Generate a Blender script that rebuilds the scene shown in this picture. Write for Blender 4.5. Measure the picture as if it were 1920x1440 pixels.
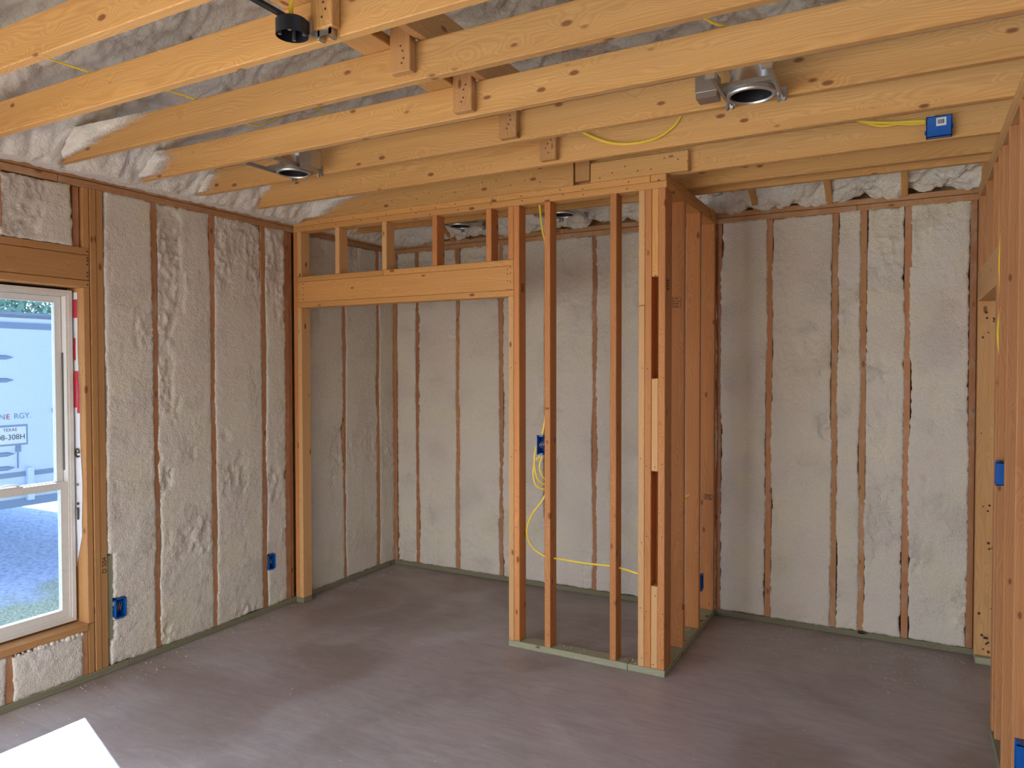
import bpy, bmesh, math, random
import numpy as np
from mathutils import Vector, Matrix

# ------------------------------------------------------------------ scene, camera, light
sc = bpy.context.scene
for o in list(bpy.data.objects):
    bpy.data.objects.remove(o)
C = sc.collection

H = 2.772            # top of the double top plates
T = .038             # lumber thickness
W = 2.767            # closet width (x of its outer corner)
D = 1.179            # back wall stud faces (y)
R = 4.285            # right wall stud faces (x)

cam_d = bpy.data.cameras.new('camera')
cam = bpy.data.objects.new('camera', cam_d)
C.objects.link(cam)
F, YAW, PIT, ROL = 1365.79, -0.4978, -0.02271, -0.00146
cam_d.sensor_fit = 'HORIZONTAL'
cam_d.sensor_width = 36
cam_d.lens = F / 1920 * 36
cam_d.clip_start = .05
fw = Vector((math.sin(YAW) * math.cos(PIT), math.cos(YAW) * math.cos(PIT), math.sin(PIT)))
ri = Vector((math.cos(YAW), -math.sin(YAW), 0))
up = ri.cross(fw)
r2 = ri * math.cos(ROL) + up * math.sin(ROL)
u2 = -ri * math.sin(ROL) + up * math.cos(ROL)
M = Matrix((r2, u2, -fw)).transposed().to_4x4()
M.translation = Vector((3.9312, -3.9046, 1.7162))
cam.matrix_world = M
sc.camera = cam

vs = sc.view_settings
vs.view_transform = 'Standard'
vs.look = 'None'
vs.gamma = 1
vs.use_curve_mapping = False
vs.exposure = 0.2

SUN_DIR = Vector((.945 * math.cos(math.radians(38)), -.326 * math.cos(math.radians(38)), -math.sin(math.radians(38))))
wd = bpy.data.worlds.new('sky')
sc.world = wd
wd.use_nodes = True
nt = wd.node_tree
nt.nodes.clear()
sky = nt.nodes.new('ShaderNodeTexSky')
sky.sky_type = 'NISHITA'
sky.sun_disc = False
sky.sun_elevation = math.radians(38)
sky.sun_rotation = math.atan2(-SUN_DIR.x, -SUN_DIR.y)
sky.air_density = 1.0
sky.dust_density = 2.0
bg = nt.nodes.new('ShaderNodeBackground')
bg.inputs[1].default_value = .55
wo = nt.nodes.new('ShaderNodeOutputWorld')
nt.links.new(sky.outputs[0], bg.inputs[0])
nt.links.new(bg.outputs[0], wo.inputs[0])

sd = bpy.data.lights.new('sun', 'SUN')
sd.energy = 26.0
sd.angle = math.radians(.6)
sd.color = (1, .97, .92)
so = bpy.data.objects.new('sun', sd)
so.rotation_euler = SUN_DIR.to_track_quat('-Z', 'Y').to_euler()
so.location = (-6, 3, 8)
C.objects.link(so)


def area(name, loc, d, sx, sy, power, col):
    l = bpy.data.lights.new(name, 'AREA')
    l.shape = 'RECTANGLE'
    l.size, l.size_y = sx, sy
    l.energy = power
    l.color = col
    o = bpy.data.objects.new(name, l)
    o.location = loc
    o.rotation_euler = Vector(d).to_track_quat('-Z', 'Z').to_euler()
    C.objects.link(o)
    return o


# daylight entering through the windows behind the camera and the second window of the left wall
area('daylight_rear_window', (1.5, -5.45, 1.35), (0, 1, -1.3), 2.2, 1.9, 85, (1.0, .95, .87))
area('daylight_rear_door', (4.9, -5.45, 1.25), (0, 1, -1.2), 1.8, 2.0, 58, (1.0, .95, .87))
area('daylight_left_window', (.1, -4.3, 1.25), (1, 0, -.9), 2.2, 1.8, 95, (.72, .83, 1.0))

# ------------------------------------------------------------------ numpy noise
def _h(i, j, s):
    v = np.sin(i * 127.1 + j * 311.7 + s * 74.7) * 43758.5453
    return v - np.floor(v)


def vn(x, y, s=0):
    xi, yi = np.floor(x), np.floor(y)
    fx, fy = x - xi, y - yi
    fx = fx * fx * fx * (fx * (fx * 6 - 15) + 10)
    fy = fy * fy * fy * (fy * (fy * 6 - 15) + 10)
    a = _h(xi, yi, s) * (1 - fx) + _h(xi + 1, yi, s) * fx
    b = _h(xi, yi + 1, s) * (1 - fx) + _h(xi + 1, yi + 1, s) * fx
    return (a * (1 - fy) + b * fy) * 2 - 1


def fbm(x, y, s=0, o=3):
    r, a, t = 0, 1, 0
    for k in range(o):
        r = r + a * vn(x * 2 ** k + 17.3 * k, y * 2 ** k - 9.1 * k, s + k)
        t += a
        a *= .5
    return r / t


def worley(x, y, s=0):
    xi, yi = np.floor(x), np.floor(y)
    d = np.full(np.broadcast(x, y).shape, 9.)
    for i in (-1, 0, 1):
        for j in (-1, 0, 1):
            px = xi + i + _h(xi + i, yi + j, s)
            py = yi + j + _h(xi + i, yi + j, s + 5)
            d = np.minimum(d, (px - x) ** 2 + (py - y) ** 2)
    return np.sqrt(d)


def ss(a, b, x):
    t = np.clip((x - a) / (b - a), 0, 1)
    return t * t * (3 - 2 * t)

# ------------------------------------------------------------------ materials
MATS = {}


def newmat(name):
    m = bpy.data.materials.new(name)
    m.use_nodes = True
    MATS[name] = m
    n = m.node_tree
    b = n.nodes['Principled BSDF']
    return m, n, b


def plain(name, col, rough=.5, metal=0., bump=0, bscale=60):
    m, n, b = newmat(name)
    b.inputs['Roughness'].default_value = rough
    b.inputs['Metallic'].default_value = metal
    tc = n.nodes.new('ShaderNodeTexCoord')
    no = n.nodes.new('ShaderNodeTexNoise')
    no.inputs['Scale'].default_value = bscale
    no.inputs['Detail'].default_value = 4
    n.links.new(tc.outputs['Object'], no.inputs['Vector'])
    mx = n.nodes.new('ShaderNodeMix')
    mx.data_type = 'RGBA'
    mx.inputs['A'].default_value = (*[c * .9 for c in col], 1)
    mx.inputs['B'].default_value = (*[min(1, c * 1.08) for c in col], 1)
    n.links.new(no.outputs['Fac'], mx.inputs['Factor'])
    n.links.new(mx.outputs['Result'], b.inputs['Base Color'])
    if bump:
        bp = n.nodes.new('ShaderNodeBump')
        bp.inputs['Strength'].default_value = bump
        bp.inputs['Distance'].default_value = .003
        n.links.new(no.outputs['Fac'], bp.inputs['Height'])
        n.links.new(bp.outputs['Normal'], b.inputs['Normal'])
    return m


def wood(name, light, dark, knot=(.22, .085, .03), rough=.62, knots=.085, var=.13, grain=1.0, streak=None):
    m, n, b = newmat(name)
    L = n.links.new
    N = n.nodes.new
    tc = N('ShaderNodeTexCoord')
    oi = N('ShaderNodeObjectInfo')
    mul = N('ShaderNodeMath'); mul.operation = 'MULTIPLY'; mul.inputs[1].default_value = 37.
    L(oi.outputs['Random'], mul.inputs[0])
    cmb = N('ShaderNodeCombineXYZ')
    L(mul.outputs[0], cmb.inputs[0])
    m2 = N('ShaderNodeMath'); m2.operation = 'MULTIPLY'; m2.inputs[1].default_value = .35
    L(oi.outputs['Random'], m2.inputs[0]); L(m2.outputs[0], cmb.inputs[1])
    m3 = N('ShaderNodeMath'); m3.operation = 'MULTIPLY'; m3.inputs[1].default_value = .23
    L(oi.outputs['Random'], m3.inputs[0]); L(m3.outputs[0], cmb.inputs[2])
    add = N('ShaderNodeVectorMath'); add.operation = 'ADD'
    L(tc.outputs['Object'], add.inputs[0]); L(cmb.outputs[0], add.inputs[1])
    # knots first: they also bend the rings
    mk = N('ShaderNodeMapping'); mk.inputs['Scale'].default_value = (5.5, 12, 12)
    L(add.outputs[0], mk.inputs[0])
    vo = N('ShaderNodeTexVoronoi'); vo.inputs['Scale'].default_value = 1
    L(mk.outputs[0], vo.inputs['Vector'])
    # rings
    mp = N('ShaderNodeMapping'); mp.inputs['Scale'].default_value = (.9, 5, 5)
    L(add.outputs[0], mp.inputs[0])
    nz = N('ShaderNodeTexNoise'); nz.inputs['Scale'].default_value = 1.3; nz.inputs['Detail'].default_value = 2
    L(mp.outputs[0], nz.inputs['Vector'])
    sub = N('ShaderNodeVectorMath'); sub.operation = 'SCALE'; sub.inputs['Scale'].default_value = .16
    L(nz.outputs['Color'], sub.inputs[0])
    kr = N('ShaderNodeMapRange'); kr.inputs['From Min'].default_value = .0; kr.inputs['From Max'].default_value = .45
    kr.inputs['To Min'].default_value = .022; kr.inputs['To Max'].default_value = 0
    L(vo.outputs['Distance'], kr.inputs['Value'])
    a2 = N('ShaderNodeVectorMath'); a2.operation = 'ADD'
    L(add.outputs[0], a2.inputs[0]); L(sub.outputs[0], a2.inputs[1])
    a3 = N('ShaderNodeVectorMath'); a3.operation = 'ADD'
    L(a2.outputs[0], a3.inputs[0])
    ck = N('ShaderNodeCombineXYZ')
    L(kr.outputs[0], ck.inputs[1]); L(kr.outputs[0], ck.inputs[2]); L(ck.outputs[0], a3.inputs[1])
    mw = N('ShaderNodeMapping'); mw.inputs['Scale'].default_value = (.12, 1, 1)
    L(a3.outputs[0], mw.inputs[0])
    wv = N('ShaderNodeTexWave'); wv.wave_type = 'RINGS'; wv.rings_direction = 'X'
    wv.inputs['Scale'].default_value = 42 * grain; wv.inputs['Distortion'].default_value = 1.2
    wv.inputs['Detail'].default_value = 2
    L(mw.outputs[0], wv.inputs['Vector'])
    mf = N('ShaderNodeMapping'); mf.inputs['Scale'].default_value = (3, 160, 160)
    L(add.outputs[0], mf.inputs[0])
    nf = N('ShaderNodeTexNoise'); nf.inputs['Scale'].default_value = 1; nf.inputs['Detail'].default_value = 3
    L(mf.outputs[0], nf.inputs['Vector'])
    s1 = N('ShaderNodeMath'); s1.operation = 'MULTIPLY_ADD'; s1.inputs[1].default_value = .34
    L(wv.outputs['Fac'], s1.inputs[0])
    s2 = N('ShaderNodeMath'); s2.operation = 'MULTIPLY'; s2.inputs[1].default_value = .75
    L(nf.outputs['Fac'], s2.inputs[0]); L(s2.outputs[0], s1.inputs[2])
    mx = N('ShaderNodeMix'); mx.data_type = 'RGBA'
    mx.inputs['A'].default_value = (*light, 1); mx.inputs['B'].default_value = (*dark, 1)
    L(s1.outputs[0], mx.inputs['Factor'])
    # broad tone shifts along the board
    mb = N('ShaderNodeMapping'); mb.inputs['Scale'].default_value = (.7, 6, 6)
    L(add.outputs[0], mb.inputs[0])
    nb = N('ShaderNodeTexNoise'); nb.inputs['Scale'].default_value = 1; nb.inputs['Detail'].default_value = 3
    L(mb.outputs[0], nb.inputs['Vector'])
    bv = N('ShaderNodeMapRange'); bv.inputs['From Min'].default_value = .3; bv.inputs['From Max'].default_value = .7
    bv.inputs['To Min'].default_value = 1 - var; bv.inputs['To Max'].default_value = 1 + var * .7
    L(nb.outputs['Fac'], bv.inputs['Value'])
    rv = N('ShaderNodeMapRange'); rv.inputs['To Min'].default_value = 1 - var; rv.inputs['To Max'].default_value = 1 + var
    mm = N('ShaderNodeMath'); mm.operation = 'FRACT'
    L(mul.outputs[0], mm.inputs[0]); L(mm.outputs[0], rv.inputs['Value'])
    vm = N('ShaderNodeMath'); vm.operation = 'MULTIPLY'
    L(bv.outputs[0], vm.inputs[0]); L(rv.outputs[0], vm.inputs[1])
    hs = N('ShaderNodeHueSaturation')
    L(vm.outputs[0], hs.inputs['Value']); L(mx.outputs['Result'], hs.inputs['Color'])
    km = N('ShaderNodeMapRange'); km.inputs['From Min'].default_value = knots; km.inputs['From Max'].default_value = knots * 1.7
    km.inputs['To Min'].default_value = .95; km.inputs['To Max'].default_value = 0
    L(vo.outputs['Distance'], km.inputs['Value'])
    mk2 = N('ShaderNodeMix'); mk2.data_type = 'RGBA'; mk2.inputs['B'].default_value = (*knot, 1)
    L(km.outputs[0], mk2.inputs['Factor']); L(hs.outputs['Color'], mk2.inputs['A'])
    out = mk2.outputs['Result']
    if streak:   # dusting of foam / weathering on the face
        ns = N('ShaderNodeTexNoise'); ns.inputs['Scale'].default_value = 9; ns.inputs['Detail'].default_value = 5
        L(add.outputs[0], ns.inputs['Vector'])
        sr = N('ShaderNodeMapRange'); sr.inputs['From Min'].default_value = .52; sr.inputs['From Max'].default_value = .72
        sr.inputs['To Max'].default_value = streak[1]
        L(ns.outputs['Fac'], sr.inputs['Value'])
        ms = N('ShaderNodeMix'); ms.data_type = 'RGBA'; ms.inputs['B'].default_value = (*streak[0], 1)
        L(sr.outputs[0], ms.inputs['Factor']); L(out, ms.inputs['A'])
        out = ms.outputs['Result']
    L(out, b.inputs['Base Color'])
    b.inputs['Roughness'].default_value = rough
    b.inputs['Specular IOR Level'].default_value = .3
    bp = N('ShaderNodeBump'); bp.inputs['Strength'].default_value = .25; bp.inputs['Distance'].default_value = .002
    L(s1.outputs[0], bp.inputs['Height']); L(bp.outputs['Normal'], b.inputs['Normal'])
    return m


m_joist = wood('pale_spruce', (.70, .405, .150), (.50, .25, .078), var=.10)
m_fir = wood('orange_fir', (.71, .325, .118), (.50, .185, .055), var=.14)
m_pale = wood('pale_pine', (.78, .48, .22), (.62, .33, .13), var=.08)
m_header = wood('golden_pine', (.75, .41, .145), (.56, .26, .075), var=.06)
m_ext = wood('red_brown_fir', (.54, .265, .13), (.38, .16, .068), var=.16, streak=((.55, .45, .36), .35))
m_plate = wood('tan_plate_fir', (.56, .31, .15), (.41, .20, .085), var=.08, streak=((.62, .52, .42), .35))
m_wbuck = wood('window_buck_pine', (.58, .32, .13), (.42, .20, .07), var=.08)
m_sole = wood('treated_pine', (.26, .25, .165), (.17, .155, .095), knot=(.1, .07, .04), var=.08, rough=.8)
m_sole2 = wood('pale_treated_pine', (.40, .40, .28), (.29, .27, .17), knot=(.1, .07, .04), var=.06, rough=.8)
m_right = wood('rose_fir', (.58, .285, .12), (.42, .175, .065), var=.12, knots=.06)
m_rightpale = wood('honey_pine', (.62, .36, .155), (.46, .23, .08), var=.08)
m_dark = plain('ink', (.05, .03, .02), .7)
m_hole = plain('dark_nail', (.07, .035, .02), .8)  # dark brown of the nail heads and nail holes
m_osb = plain('sheathing_board', (.42, .28, .15), .8, bump=.5, bscale=40)
m_blue = plain('blue_plastic', (.004, .10, .42), .35)
m_blue2 = plain('deep_blue_plastic', (.004, .04, .2), .45)
m_yel = plain('yellow_cable_jacket', (.78, .56, .04), .4)
m_galv = plain('galvanised_steel', (.52, .52, .50), .32, .9, bump=.2, bscale=25)
m_chrome = plain('bright_ring_steel', (.62, .63, .63), .38, .9)
m_alu = plain('polished_can_aluminium', (.75, .72, .68), .22, .95)
m_black = plain('black_metal', (.03, .035, .045), .35, .4)
m_dkin = plain('dark_can_interior', (.05, .05, .055), .4, .6)
m_vinyl = plain('almond_vinyl', (.72, .70, .65), .4)
m_vinyl_dk = plain('dark_vinyl_gasket', (.12, .11, .10), .6)  # even dark tone for the strip in the window track
m_white = plain('white_plastic', (.75, .75, .75), .4)
m_wrap = plain('white_house_wrap', (.78, .80, .84), .45, bump=.3, bscale=14)
m_red = plain('red_print', (.55, .03, .05), .5)
m_trailer = plain('trailer_white_paint', (.62, .72, .86), .35)
m_trailer_dk = plain('trailer_grey_blue_trim', (.22, .30, .45), .4)
m_plateface = plain('plate_white', (.72, .76, .82), .4)
m_pltxt = plain('plate_ink', (.02, .03, .06), .5)
m_bark = plain('bark', (.12, .08, .05), .9, bump=.6)
m_leaf = plain('leaf_green', (.20, .30, .19), .6)


def foam_mat(name, c1, c2, c3, bs=.9, tear=(.05, .42), fade=False):
    m, n, b = newmat(name)
    L = n.links.new
    N = n.nodes.new
    tc = N('ShaderNodeTexCoord')
    n1 = N('ShaderNodeTexNoise'); n1.inputs['Scale'].default_value = 3.2; n1.inputs['Detail'].default_value = 4
    L(tc.outputs['Object'], n1.inputs['Vector'])
    cr = N('ShaderNodeValToRGB')
    cr.color_ramp.elements[0].position = .33; cr.color_ramp.elements[0].color = (*c1, 1)
    cr.color_ramp.elements[1].position = .68; cr.color_ramp.elements[1].color = (*c3, 1)
    e = cr.color_ramp.elements.new(.5); e.color = (*c2, 1)
    L(n1.outputs['Fac'], cr.inputs[0])
    n2 = N('ShaderNodeTexNoise'); n2.inputs['Scale'].default_value = 85; n2.inputs['Detail'].default_value = 6; n2.inputs['Roughness'].default_value = .65
    L(tc.outputs['Object'], n2.inputs['Vector'])
    n3 = N('ShaderNodeTexVoronoi'); n3.inputs['Scale'].default_value = 140
    L(tc.outputs['Object'], n3.inputs['Vector'])
    ad = N('ShaderNodeMath'); ad.operation = 'MULTIPLY_ADD'; ad.inputs[1].default_value = .35
    L(n3.outputs['Distance'], ad.inputs[0]); L(n2.outputs['Fac'], ad.inputs[2])
    bp = N('ShaderNodeBump'); bp.inputs['Strength'].default_value = bs; bp.inputs['Distance'].default_value = .009
    L(ad.outputs[0], bp.inputs['Height'])
    # crumbly torn patches between smoothly cut ones
    n5 = N('ShaderNodeTexNoise'); n5.inputs['Scale'].default_value = 38; n5.inputs['Detail'].default_value = 8
    n5.inputs['Roughness'].default_value = .62; n5.inputs['Distortion'].default_value = .7
    L(tc.outputs['Object'], n5.inputs['Vector'])
    n6 = N('ShaderNodeTexNoise'); n6.inputs['Scale'].default_value = 4.5; n6.inputs['Detail'].default_value = 3
    L(tc.outputs['Object'], n6.inputs['Vector'])
    m6 = N('ShaderNodeMapRange'); m6.inputs['From Min'].default_value = .50; m6.inputs['From Max'].default_value = .62
    m6.inputs['To Min'].default_value = tear[0]; m6.inputs['To Max'].default_value = tear[1]
    L(n6.outputs['Fac'], m6.inputs['Value'])
    mu = N('ShaderNodeMath'); mu.operation = 'MULTIPLY'
    L(n5.outputs['Fac'], mu.inputs[0]); L(m6.outputs[0], mu.inputs[1])
    b2 = N('ShaderNodeBump'); b2.inputs['Strength'].default_value = 1; b2.inputs['Distance'].default_value = .03
    L(mu.outputs[0], b2.inputs['Height']); L(bp.outputs['Normal'], b2.inputs['Normal']); L(b2.outputs['Normal'], b.inputs['Normal'])
    mr = N('ShaderNodeMapRange'); mr.inputs['From Min'].default_value = .3; mr.inputs['From Max'].default_value = .7
    mr.inputs['To Min'].default_value = .93; mr.inputs['To Max'].default_value = 1.04
    L(n2.outputs['Fac'], mr.inputs['Value'])
    hs = N('ShaderNodeHueSaturation'); L(mr.outputs[0], hs.inputs['Value']); L(cr.outputs[0], hs.inputs['Color'])
    L(hs.outputs[0], b.inputs['Base Color'])
    b.inputs['Roughness'].default_value = .7
    b.inputs['Specular IOR Level'].default_value = .3
    if fade:     # thin mist of foam: coverage stored on the vertices, broken up by noise
        at = N('ShaderNodeAttribute'); at.attribute_name = 'cover'
        a1 = N('ShaderNodeMath'); a1.operation = 'MULTIPLY_ADD'; a1.inputs[1].default_value = .5
        L(n2.outputs['Fac'], a1.inputs[0]); L(at.outputs['Fac'], a1.inputs[2])
        a2 = N('ShaderNodeMapRange'); a2.inputs['From Min'].default_value = .28; a2.inputs['From Max'].default_value = .75
        L(a1.outputs[0], a2.inputs['Value'])
        tr = N('ShaderNodeBsdfTransparent')
        mxs = N('ShaderNodeMixShader')
        L(a2.outputs[0], mxs.inputs[0]); L(tr.outputs[0], mxs.inputs[1]); L(b.outputs[0], mxs.inputs[2])
        L(mxs.outputs[0], n.nodes['Material Output'].inputs[0])
    return m


m_foam = foam_mat('cut_spray_foam', (.77, .69, .615), (.78, .725, .64), (.80, .745, .60))
m_foam2 = foam_mat('raw_spray_foam', (.82, .77, .69), (.84, .79, .70), (.84, .79, .68), .35, (.5, .8))
m_mist = foam_mat('foam_mist', (.82, .77, .69), (.84, .79, .70), (.84, .79, .68), .35, (.3, .6), True)


def concrete():
    m, n, b = newmat('trowelled_concrete')
    L = n.links.new
    N = n.nodes.new
    tc = N('ShaderNodeTexCoord')
    n1 = N('ShaderNodeTexNoise'); n1.inputs['Scale'].default_value = 1.1; n1.inputs['Detail'].default_value = 6; n1.inputs['Distortion'].default_value = .8
    L(tc.outputs['Object'], n1.inputs['Vector'])
    cr = N('ShaderNodeValToRGB')
    els = cr.color_ramp.elements
    els[0].position = .28; els[0].color = (.25, .205, .18, 1)
    els[1].position = .74; els[1].color = (.45, .42, .43, 1)
    e = els.new(.42); e.color = (.29, .235, .22, 1)
    e = els.new(.55); e.color = (.365, .325, .315, 1)
    e = els.new(.64); e.color = (.39, .33, .325, 1)
    L(n1.outputs['Fac'], cr.inputs[0])
    mp = N('ShaderNodeMapping'); mp.inputs['Scale'].default_value = (2, 9, 1); mp.inputs['Rotation'].default_value = (0, 0, .5)
    L(tc.outputs['Object'], mp.inputs[0])
    n2 = N('ShaderNodeTexNoise'); n2.inputs['Scale'].default_value = 1.6; n2.inputs['Detail'].default_value = 8; n2.inputs['Distortion'].default_value = 1.5; n2.inputs['Roughness'].default_value = .7
    L(mp.outputs[0], n2.inputs['Vector'])
    mr = N('ShaderNodeMapRange'); mr.inputs['From Min'].default_value = .3; mr.inputs['From Max'].default_value = .7
    mr.inputs['To Min'].default_value = .82; mr.inputs['To Max'].default_value = 1.14
    L(n2.outputs['Fac'], mr.inputs['Value'])
    hs = N('ShaderNodeHueSaturation'); L(mr.outputs[0], hs.inputs['Value']); L(cr.outputs[0], hs.inputs['Color'])
    # pale scuffs
    n4 = N('ShaderNodeTexNoise'); n4.inputs['Scale'].default_value = 14; n4.inputs['Detail'].default_value = 6; n4.inputs['Roughness'].default_value = .8
    L(tc.outputs['Object'], n4.inputs['Vector'])
    m4 = N('ShaderNodeMapRange'); m4.inputs['From Min'].default_value = .60; m4.inputs['From Max'].default_value = .70; m4.inputs['To Max'].default_value = .55
    L(n4.outputs['Fac'], m4.inputs['Value'])
    mx = N('ShaderNodeMix'); mx.data_type = 'RGBA'; mx.inputs['B'].default_value = (.48, .44, .42, 1)
    L(m4.outputs[0], mx.inputs['Factor']); L(hs.outputs[0], mx.inputs['A'])
    L(mx.outputs['Result'], b.inputs['Base Color'])
    rr = N('ShaderNodeMapRange'); rr.inputs['To Min'].default_value = .33; rr.inputs['To Max'].default_value = .52
    L(n2.outputs['Fac'], rr.inputs['Value']); L(rr.outputs[0], b.inputs['Roughness'])
    bp = N('ShaderNodeBump'); bp.inputs['Strength'].default_value = .16; bp.inputs['Distance'].default_value = .004
    L(n2.outputs['Fac'], bp.inputs['Height']); L(bp.outputs['Normal'], b.inputs['Normal'])
    return m


m_conc = concrete()


def gravel():
    m, n, b = newmat('gravel_and_grass')
    L = n.links.new
    N = n.nodes.new
    tc = N('ShaderNodeTexCoord')
    v = N('ShaderNodeTexVoronoi'); v.inputs['Scale'].default_value = 24
    L(tc.outputs['Object'], v.inputs['Vector'])
    cr = N('ShaderNodeValToRGB')
    cr.color_ramp.elements[0].color = (.85, .86, .88, 1); cr.color_ramp.elements[1].color = (.42, .44, .48, 1)
    L(v.outputs['Distance'], cr.inputs[0])
    n1 = N('ShaderNodeTexNoise'); n1.inputs['Scale'].default_value = 1.6; n1.inputs['Detail'].default_value = 8
    L(tc.outputs['Object'], n1.inputs['Vector'])
    sx = N('ShaderNodeSeparateXYZ'); L(tc.outputs['Object'], sx.inputs[0])
    ma = N('ShaderNodeMath'); ma.operation = 'MULTIPLY_ADD'; ma.inputs[1].default_value = 1.8
    L(n1.outputs['Fac'], ma.inputs[0]); L(sx.outputs['X'], ma.inputs[2])
    mr = N('ShaderNodeMapRange'); mr.inputs['From Min'].default_value = -2.1; mr.inputs['From Max'].default_value = -1.7
    L(ma.outputs[0], mr.inputs['Value'])
    n2 = N('ShaderNodeTexNoise'); n2.inputs['Scale'].default_value = 55; n2.inputs['Detail'].default_value = 5
    L(tc.outputs['Object'], n2.inputs['Vector'])
    g = N('ShaderNodeValToRGB')
    g.color_ramp.elements[0].position = .35; g.color_ramp.elements[0].color = (.30, .34, .16, 1)
    g.color_ramp.elements[1].position = .7; g.color_ramp.elements[1].color = (.80, .78, .50, 1)
    L(n2.outputs['Fac'], g.inputs[0])
    mx = N('ShaderNodeMix'); mx.data_type = 'RGBA'
    L(mr.outputs[0], mx.inputs['Factor']); L(cr.outputs[0], mx.inputs['A']); L(g.outputs[0], mx.inputs['B'])
    L(mx.outputs['Result'], b.inputs['Base Color'])
    b.inputs['Roughness'].default_value = .9
    bp = N('ShaderNodeBump'); bp.inputs['Distance'].default_value = .02
    L(v.outputs['Distance'], bp.inputs['Height']); L(bp.outputs['Normal'], b.inputs['Normal'])
    return m


m_gravel = gravel()


def glass():
    m, n, b = newmat('window_glass')
    n.nodes.remove(b)
    N = n.nodes.new
    t = N('ShaderNodeBsdfTransparent'); t.inputs[0].default_value = (.66, .79, .97, 1)
    g = N('ShaderNodeBsdfGlossy'); g.inputs['Roughness'].default_value = .02
    fr = N('ShaderNodeFresnel'); fr.inputs[0].default_value = 1.45
    mx = N('ShaderNodeMixShader')
    n.links.new(fr.outputs[0], mx.inputs[0]); n.links.new(t.outputs[0], mx.inputs[1]); n.links.new(g.outputs[0], mx.inputs[2])
    n.links.new(mx.outputs[0], n.nodes['Material Output'].inputs[0])
    return m


m_glass = glass()

# ------------------------------------------------------------------ object helpers
def link(name, me, mat=None, parent=None, loc=None):
    o = bpy.data.objects.new(name, me)
    C.objects.link(o)
    if mat is not None and me is not None and not me.materials:
        me.materials.append(mat)
    if loc is not None:
        o.location = loc
    if parent is not None:
        o.parent = parent
        o.matrix_parent_inverse = Matrix.Translation(-Vector(PLOC.get(parent.name, (0, 0, 0))))
        # keep plain world coordinates for children
    PLOC[o.name] = WL(o)
    return o


PLOC = {}


def WL(o):
    return tuple(o.location)


def thing(name, loc, label, cat, group=None):
    o = bpy.data.objects.new(name, None)
    o.empty_display_size = .05
    o.location = loc
    C.objects.link(o)
    PLOC[o.name] = tuple(loc)
    o['label'] = label
    o['category'] = cat
    if group:
        o['group'] = group
    return o


BOXM = {}


def boxmesh(L, a, b, mat, bev):
    k = (round(L, 4), round(a, 4), round(b, 4), mat.name, bev)
    if k in BOXM:
        return BOXM[k]
    bm = bmesh.new()
    bmesh.ops.create_cube(bm, size=1)
    bmesh.ops.scale(bm, vec=(L, a, b), verts=bm.verts)
    bv = min(bev, L * .2, a * .2, b * .2)
    if bv > 0:
        bmesh.ops.bevel(bm, geom=list(bm.edges), offset=bv, segments=1, affect='EDGES')
    me = bpy.data.meshes.new('board')
    bm.to_mesh(me)
    bm.free()
    me.materials.append(mat)
    BOXM[k] = me
    return me


def board(name, parent, mat, lo, hi, bev=.003, rot=None):
    """a stick of lumber between two corners, grain along its longest side"""
    lo, hi = Vector(lo), Vector(hi)
    c = (lo + hi) / 2
    d = [abs(hi[i] - lo[i]) for i in range(3)]
    ax = d.index(max(d))
    if ax == 0:
        dims = (d[0], d[1], d[2]); Rm = Matrix.Identity(3)
    elif ax == 1:
        dims = (d[1], d[0], d[2]); Rm = Matrix(((0, -1, 0), (1, 0, 0), (0, 0, 1)))
    else:
        dims = (d[2], d[1], d[0]); Rm = Matrix(((0, 0, -1), (0, 1, 0), (1, 0, 0)))
    me = boxmesh(*dims, mat, bev)
    o = bpy.data.objects.new(name, me)
    C.objects.link(o)
    Mx = Rm.to_4x4()
    if rot is not None:
        Mx = rot.to_4x4() @ Mx
    Mx.translation = c
    o.parent = parent
    if parent is not None:
        Mx = Matrix.Translation(-Vector(PLOC.get(parent.name, (0, 0, 0)))) @ Mx
    o.matrix_local = Mx
    PLOC[o.name] = tuple(c)
    return o


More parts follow.
